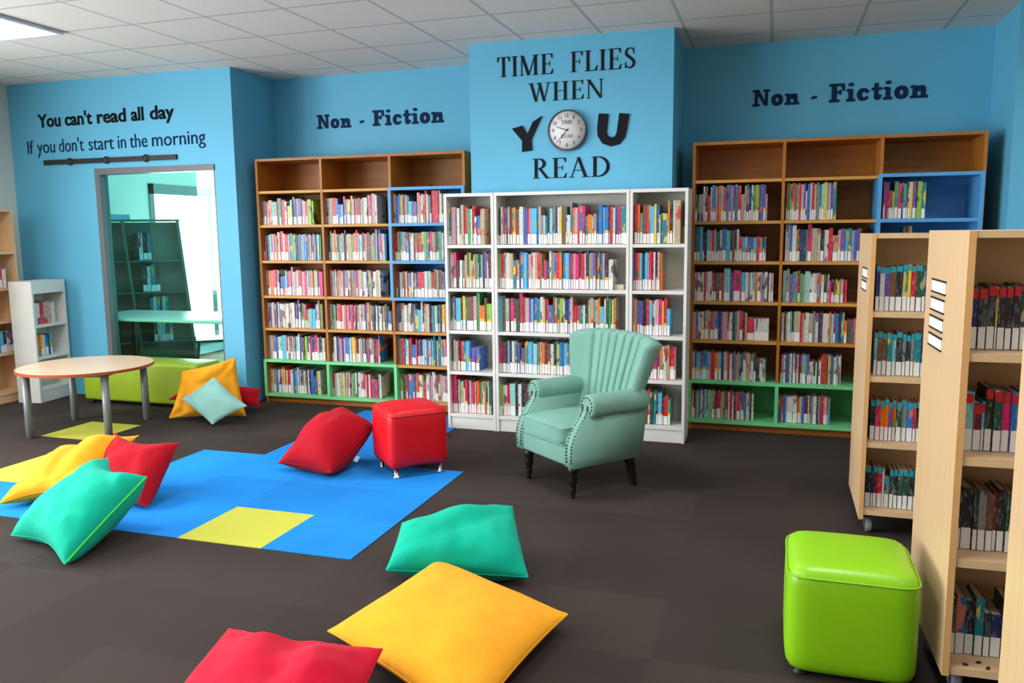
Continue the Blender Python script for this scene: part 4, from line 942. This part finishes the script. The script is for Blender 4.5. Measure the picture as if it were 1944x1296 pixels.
RANK = ['first', 'second', 'third', 'fourth', 'fifth', 'sixth', 'seventh', 'eighth', 'ninth', 'tenth', 'eleventh', 'twelfth', 'thirteenth', 'fourteenth', 'fifteenth', 'sixteenth', 'seventeenth', 'eighteenth', 'nineteenth', 'twentieth']
def rank(n): return RANK[n - 1] if n <= 20 else ['twenty', 'thirty', 'forty', 'fifty'][n // 10 - 2] + '-' + RANK[n % 10 - 1] if n % 10 else ['twentieth', 'thirtieth', 'fortieth', 'fiftieth'][n // 10 - 2]
NROWS = {'L': 6, 'R': 6, 'WA': 5, 'WB': 5, 'WC': 5, 'CA': 4, 'CB': 4, 'S': 2, 'B': 4, 'D': 5}

def frame_of(case):
    if case == 'CB': return bc, Vector((.563, 2.84, 0))
    return None, None
S_FR = rot_frame(-6.51, 5.82, PI / 2 + .12); B_FR = rot_frame(-6.832, 5.98, PI / 2)
R_FR = rot_frame(-6.71, 7.57, .70)
EXTRA = [('S', 1, .045, .728, .03, .33, .205, .1, 'b4 w7 w6 r7 s6 P8 w7', S_FR), ('S', 2, .045, .428, .03, .26, .20, .6, 'k4 r5 o6 y5 w4 b6 n5 c4', S_FR),
         ('B', 2, .03, 1.072, -.30, -.10, .2, .9, 'n5 k6 r8 r7 w6', B_FR), ('B', 4, .03, .469, -.30, -.08, .2, .9, 'n6 b6 c5 n5 w6 b6', B_FR),
         ('D', 1, -.10, 1.271, -.14, .03, .3, .8, 'k6 w6 k6 t5', R_FR), ('D', 2, -.10, .921, -.08, .10, .29, .8, 'k6 w5 t6 k6', R_FR), ('D', 3, -.10, .621, -.02, .17, .24, .8, 't5 w4 t5 k4 a4 t5', R_FR), ('D', 4, -.10, .361, .0, .2, .22, .8, 'd5 w5 a5 d5 t5', R_FR)]
rnd = random.Random(11)
books = []
for (case, row, y, z, x0, x1, h, lab, tok) in BAYS: books.append((case, row, y, z, x0, x1, h, lab, tok, None))
for e in EXTRA: books.append((e[0], e[1], e[2], e[3], e[4], e[5], e[6], e[7], e[8], e[9]))
LIST = []
for (case, row, y, z, x0, x1, h, lab, tok, fr) in books:
    toks = tok.split(); ws = []
    for tk in toks:
        d = ''.join(ch for ch in tk[1:] if ch.isdigit()); ws.append(float(d) if d else 1.0)
    tot = sum(ws); x = x0; key = case[:2] if case[0] in 'WC' else case[0]
    if case == 'CB': # the front trolley stands a little turned
        fr = bc; sh = .563; x0 -= sh; x1 -= sh; y -= 2.84; x = x0
    for i, (tk, w) in enumerate(zip(toks, ws)):
        bw = (x1 - x0) * w / tot; c = tk[0]
        hh = h * (1 + rnd.uniform(-.05, .035)) * (1.12 if '^' in tk else .78 if '_' in tk else 1)
        limit = {'L': .272, 'R': .272, 'WA': .305, 'WB': .305, 'WC': .305, 'CA': .29, 'CB': .29}.get(key, .3)
        hh = min(hh, limit)
        dep = {'L': .19, 'R': .19, 'WA': .20, 'WB': .20, 'WC': .20, 'CA': .135, 'CB': .13, 'S': .16, 'B': .16, 'D': .16}[key] * rnd.uniform(.86, 1.0)
        yy = y + rnd.uniform(0, .012)
        hasl = rnd.random() < lab; dot = hasl and key[0] in 'WR' and rnd.random() < (.2 if key[0] == 'W' else .12)
        stick = {'CA': 'stick_cyan', 'CB': 'stick_red'}.get(key)
        if key == 'CB' and row >= 3: stick = None
        # size in the picture
        P0 = Vector((x + bw / 2, yy, z + hh / 2)); P = fr @ P0 if fr is not None else P0
        d = P - Vector((0, 0, CAM_H)); dz = d.dot(fwd); px = 972 + F_PX * d.dot(rt) / dz; py = 648 - F_PX * d.dot(up) / dz
        area_px = bw * hh * (F_PX / dz) ** 2
        hidden = (key == 'CA' and px > 1752) or px > 1944 or px < 0 or (key == 'WB' and row == 4 and px > 1094) or (key == 'WB' and row == 5 and px > 1004) or (key == 'CB' and row == 3 and px > 1936) or (key == 'CB' and row == 4 and px > 1912) or (key == 'D' and row > 3) or (key == 'L' and case == 'L2' and px > 838) or (key == 'WC' and row > 3 and px < 1222) or (case == 'R1' and px > 1628)
        LIST.append(dict(case=case, key=key, row=row, n=i + 1, c=c, x=x, w=bw - .001, y=yy, z=z + .0004, h=hh, d=dep, lab=hasl, dot=dot, stick=stick, fr=fr, area=0 if hidden else area_px, hidden=hidden))
        x += bw
order = sorted(range(len(LIST)), key=lambda k: -LIST[k]['area'])
SOLO = set(order[:300])
def cover(bm, B, mi, mp):
    w, d, h = B['w'], B['d'], B['h']; t = min(.0022, w * .22)
    M4 = B['fr'] @ Matrix.Translation((B['x'], B['y'], B['z'])) if B['M'] else None
    bx(bm, 0, w, 0, .002, 0, h, mi, M4); bx(bm, 0, t, .002, d, 0, h, mi, M4); bx(bm, w - t, w, .002, d, 0, h, mi, M4)
    return M4, t
for k, B in enumerate(LIST):
    w, d, h = B['w'], B['d'], B['h']; t = min(.0022, w * .22); F = B['fr'] if B['fr'] is not None else Matrix.Identity(4)
    rj = random.Random(k); lh = min(.075, h * .36) * rj.uniform(.86, 1.06); ins = min(.0018, w * .09); lz = .004 if B['key'][0] != 'C' else .002
    if B['key'][0] == 'C': lh = .07 * rj.uniform(.96, 1.04)
    M4 = F @ Matrix.Translation((B['x'], B['y'], B['z']))
    if k in SOLO:
        bm = bmesh.new(); bx(bm, 0, w, 0, .002, 0, h); bx(bm, 0, t, .002, d, 0, h); bx(bm, w - t, w, .002, d, 0, h)
        o = obj('book', bm, COVER[B['c']]); o.matrix_world = M4
        key = B['key']; rw = B['row'] + (1 if key in 'LR' else 0); row = 'bottom' if B['row'] == NROWS[key] else 'top' if rw == 1 else RANK[rw - 1]
        where = '%s shelf, %s, %s' % (row, COLN[B['case'][1]], CASE[key].replace('the ', '', 1)) if key in 'LR' else '%s shelf of %s' % (row, CASE[key])
        tag(o, '%s book, %s from left, %s' % (PAL[B['c']][0], rank(B['n']), where), 'book', 'books with white spine labels on the shelves')
        pg = obj('page_block', box(t, w - t, .0022, d - .003, .003, h - .003), M['pages'], o)
        if B['lab']:
            obj('spine_label', box(ins, w - ins, -.0006, -.0001, lz, lz + lh), M['label'], o)
        if B['dot']: obj('genre_sticker', box(ins, w - ins, -.0006, -.0001, lz + lh + .001, lz + lh + .019), M['dot'], o)
        if B['stick']: obj('series_sticker', box(ins, w - ins, -.0006, -.0001, h - .037 if B['key'] == 'CB' else h - .028, h - .006 if B['key'] == 'CB' else h - .001), M[B['stick']], o)
    else:
        mi = KEYS.index(B['c']); nK = len(KEYS)
        bx(STUFF, 0, w, 0, .002, 0, h, mi, M4); bx(STUFF, 0, t, .002, d, 0, h, mi, M4); bx(STUFF, w - t, w, .002, d, 0, h, mi, M4)
        bx(STUFF, t, w - t, .0022, d - .003, .003, h - .003, nK, M4)
        if B['lab']: bx(STUFF, ins, w - ins, -.0006, -.0001, lz, lz + lh, nK + 1, M4)
        if B['dot']: bx(STUFF, ins, w - ins, -.0006, -.0001, lz + lh + .001, lz + lh + .019, nK + 2, M4)
o = obj('shelved_books', STUFF, STUFF_MATS)
tag(o, 'rows of many thin books packed on the shelves of the two wooden bookcases', 'books'); o['kind'] = 'stuff'
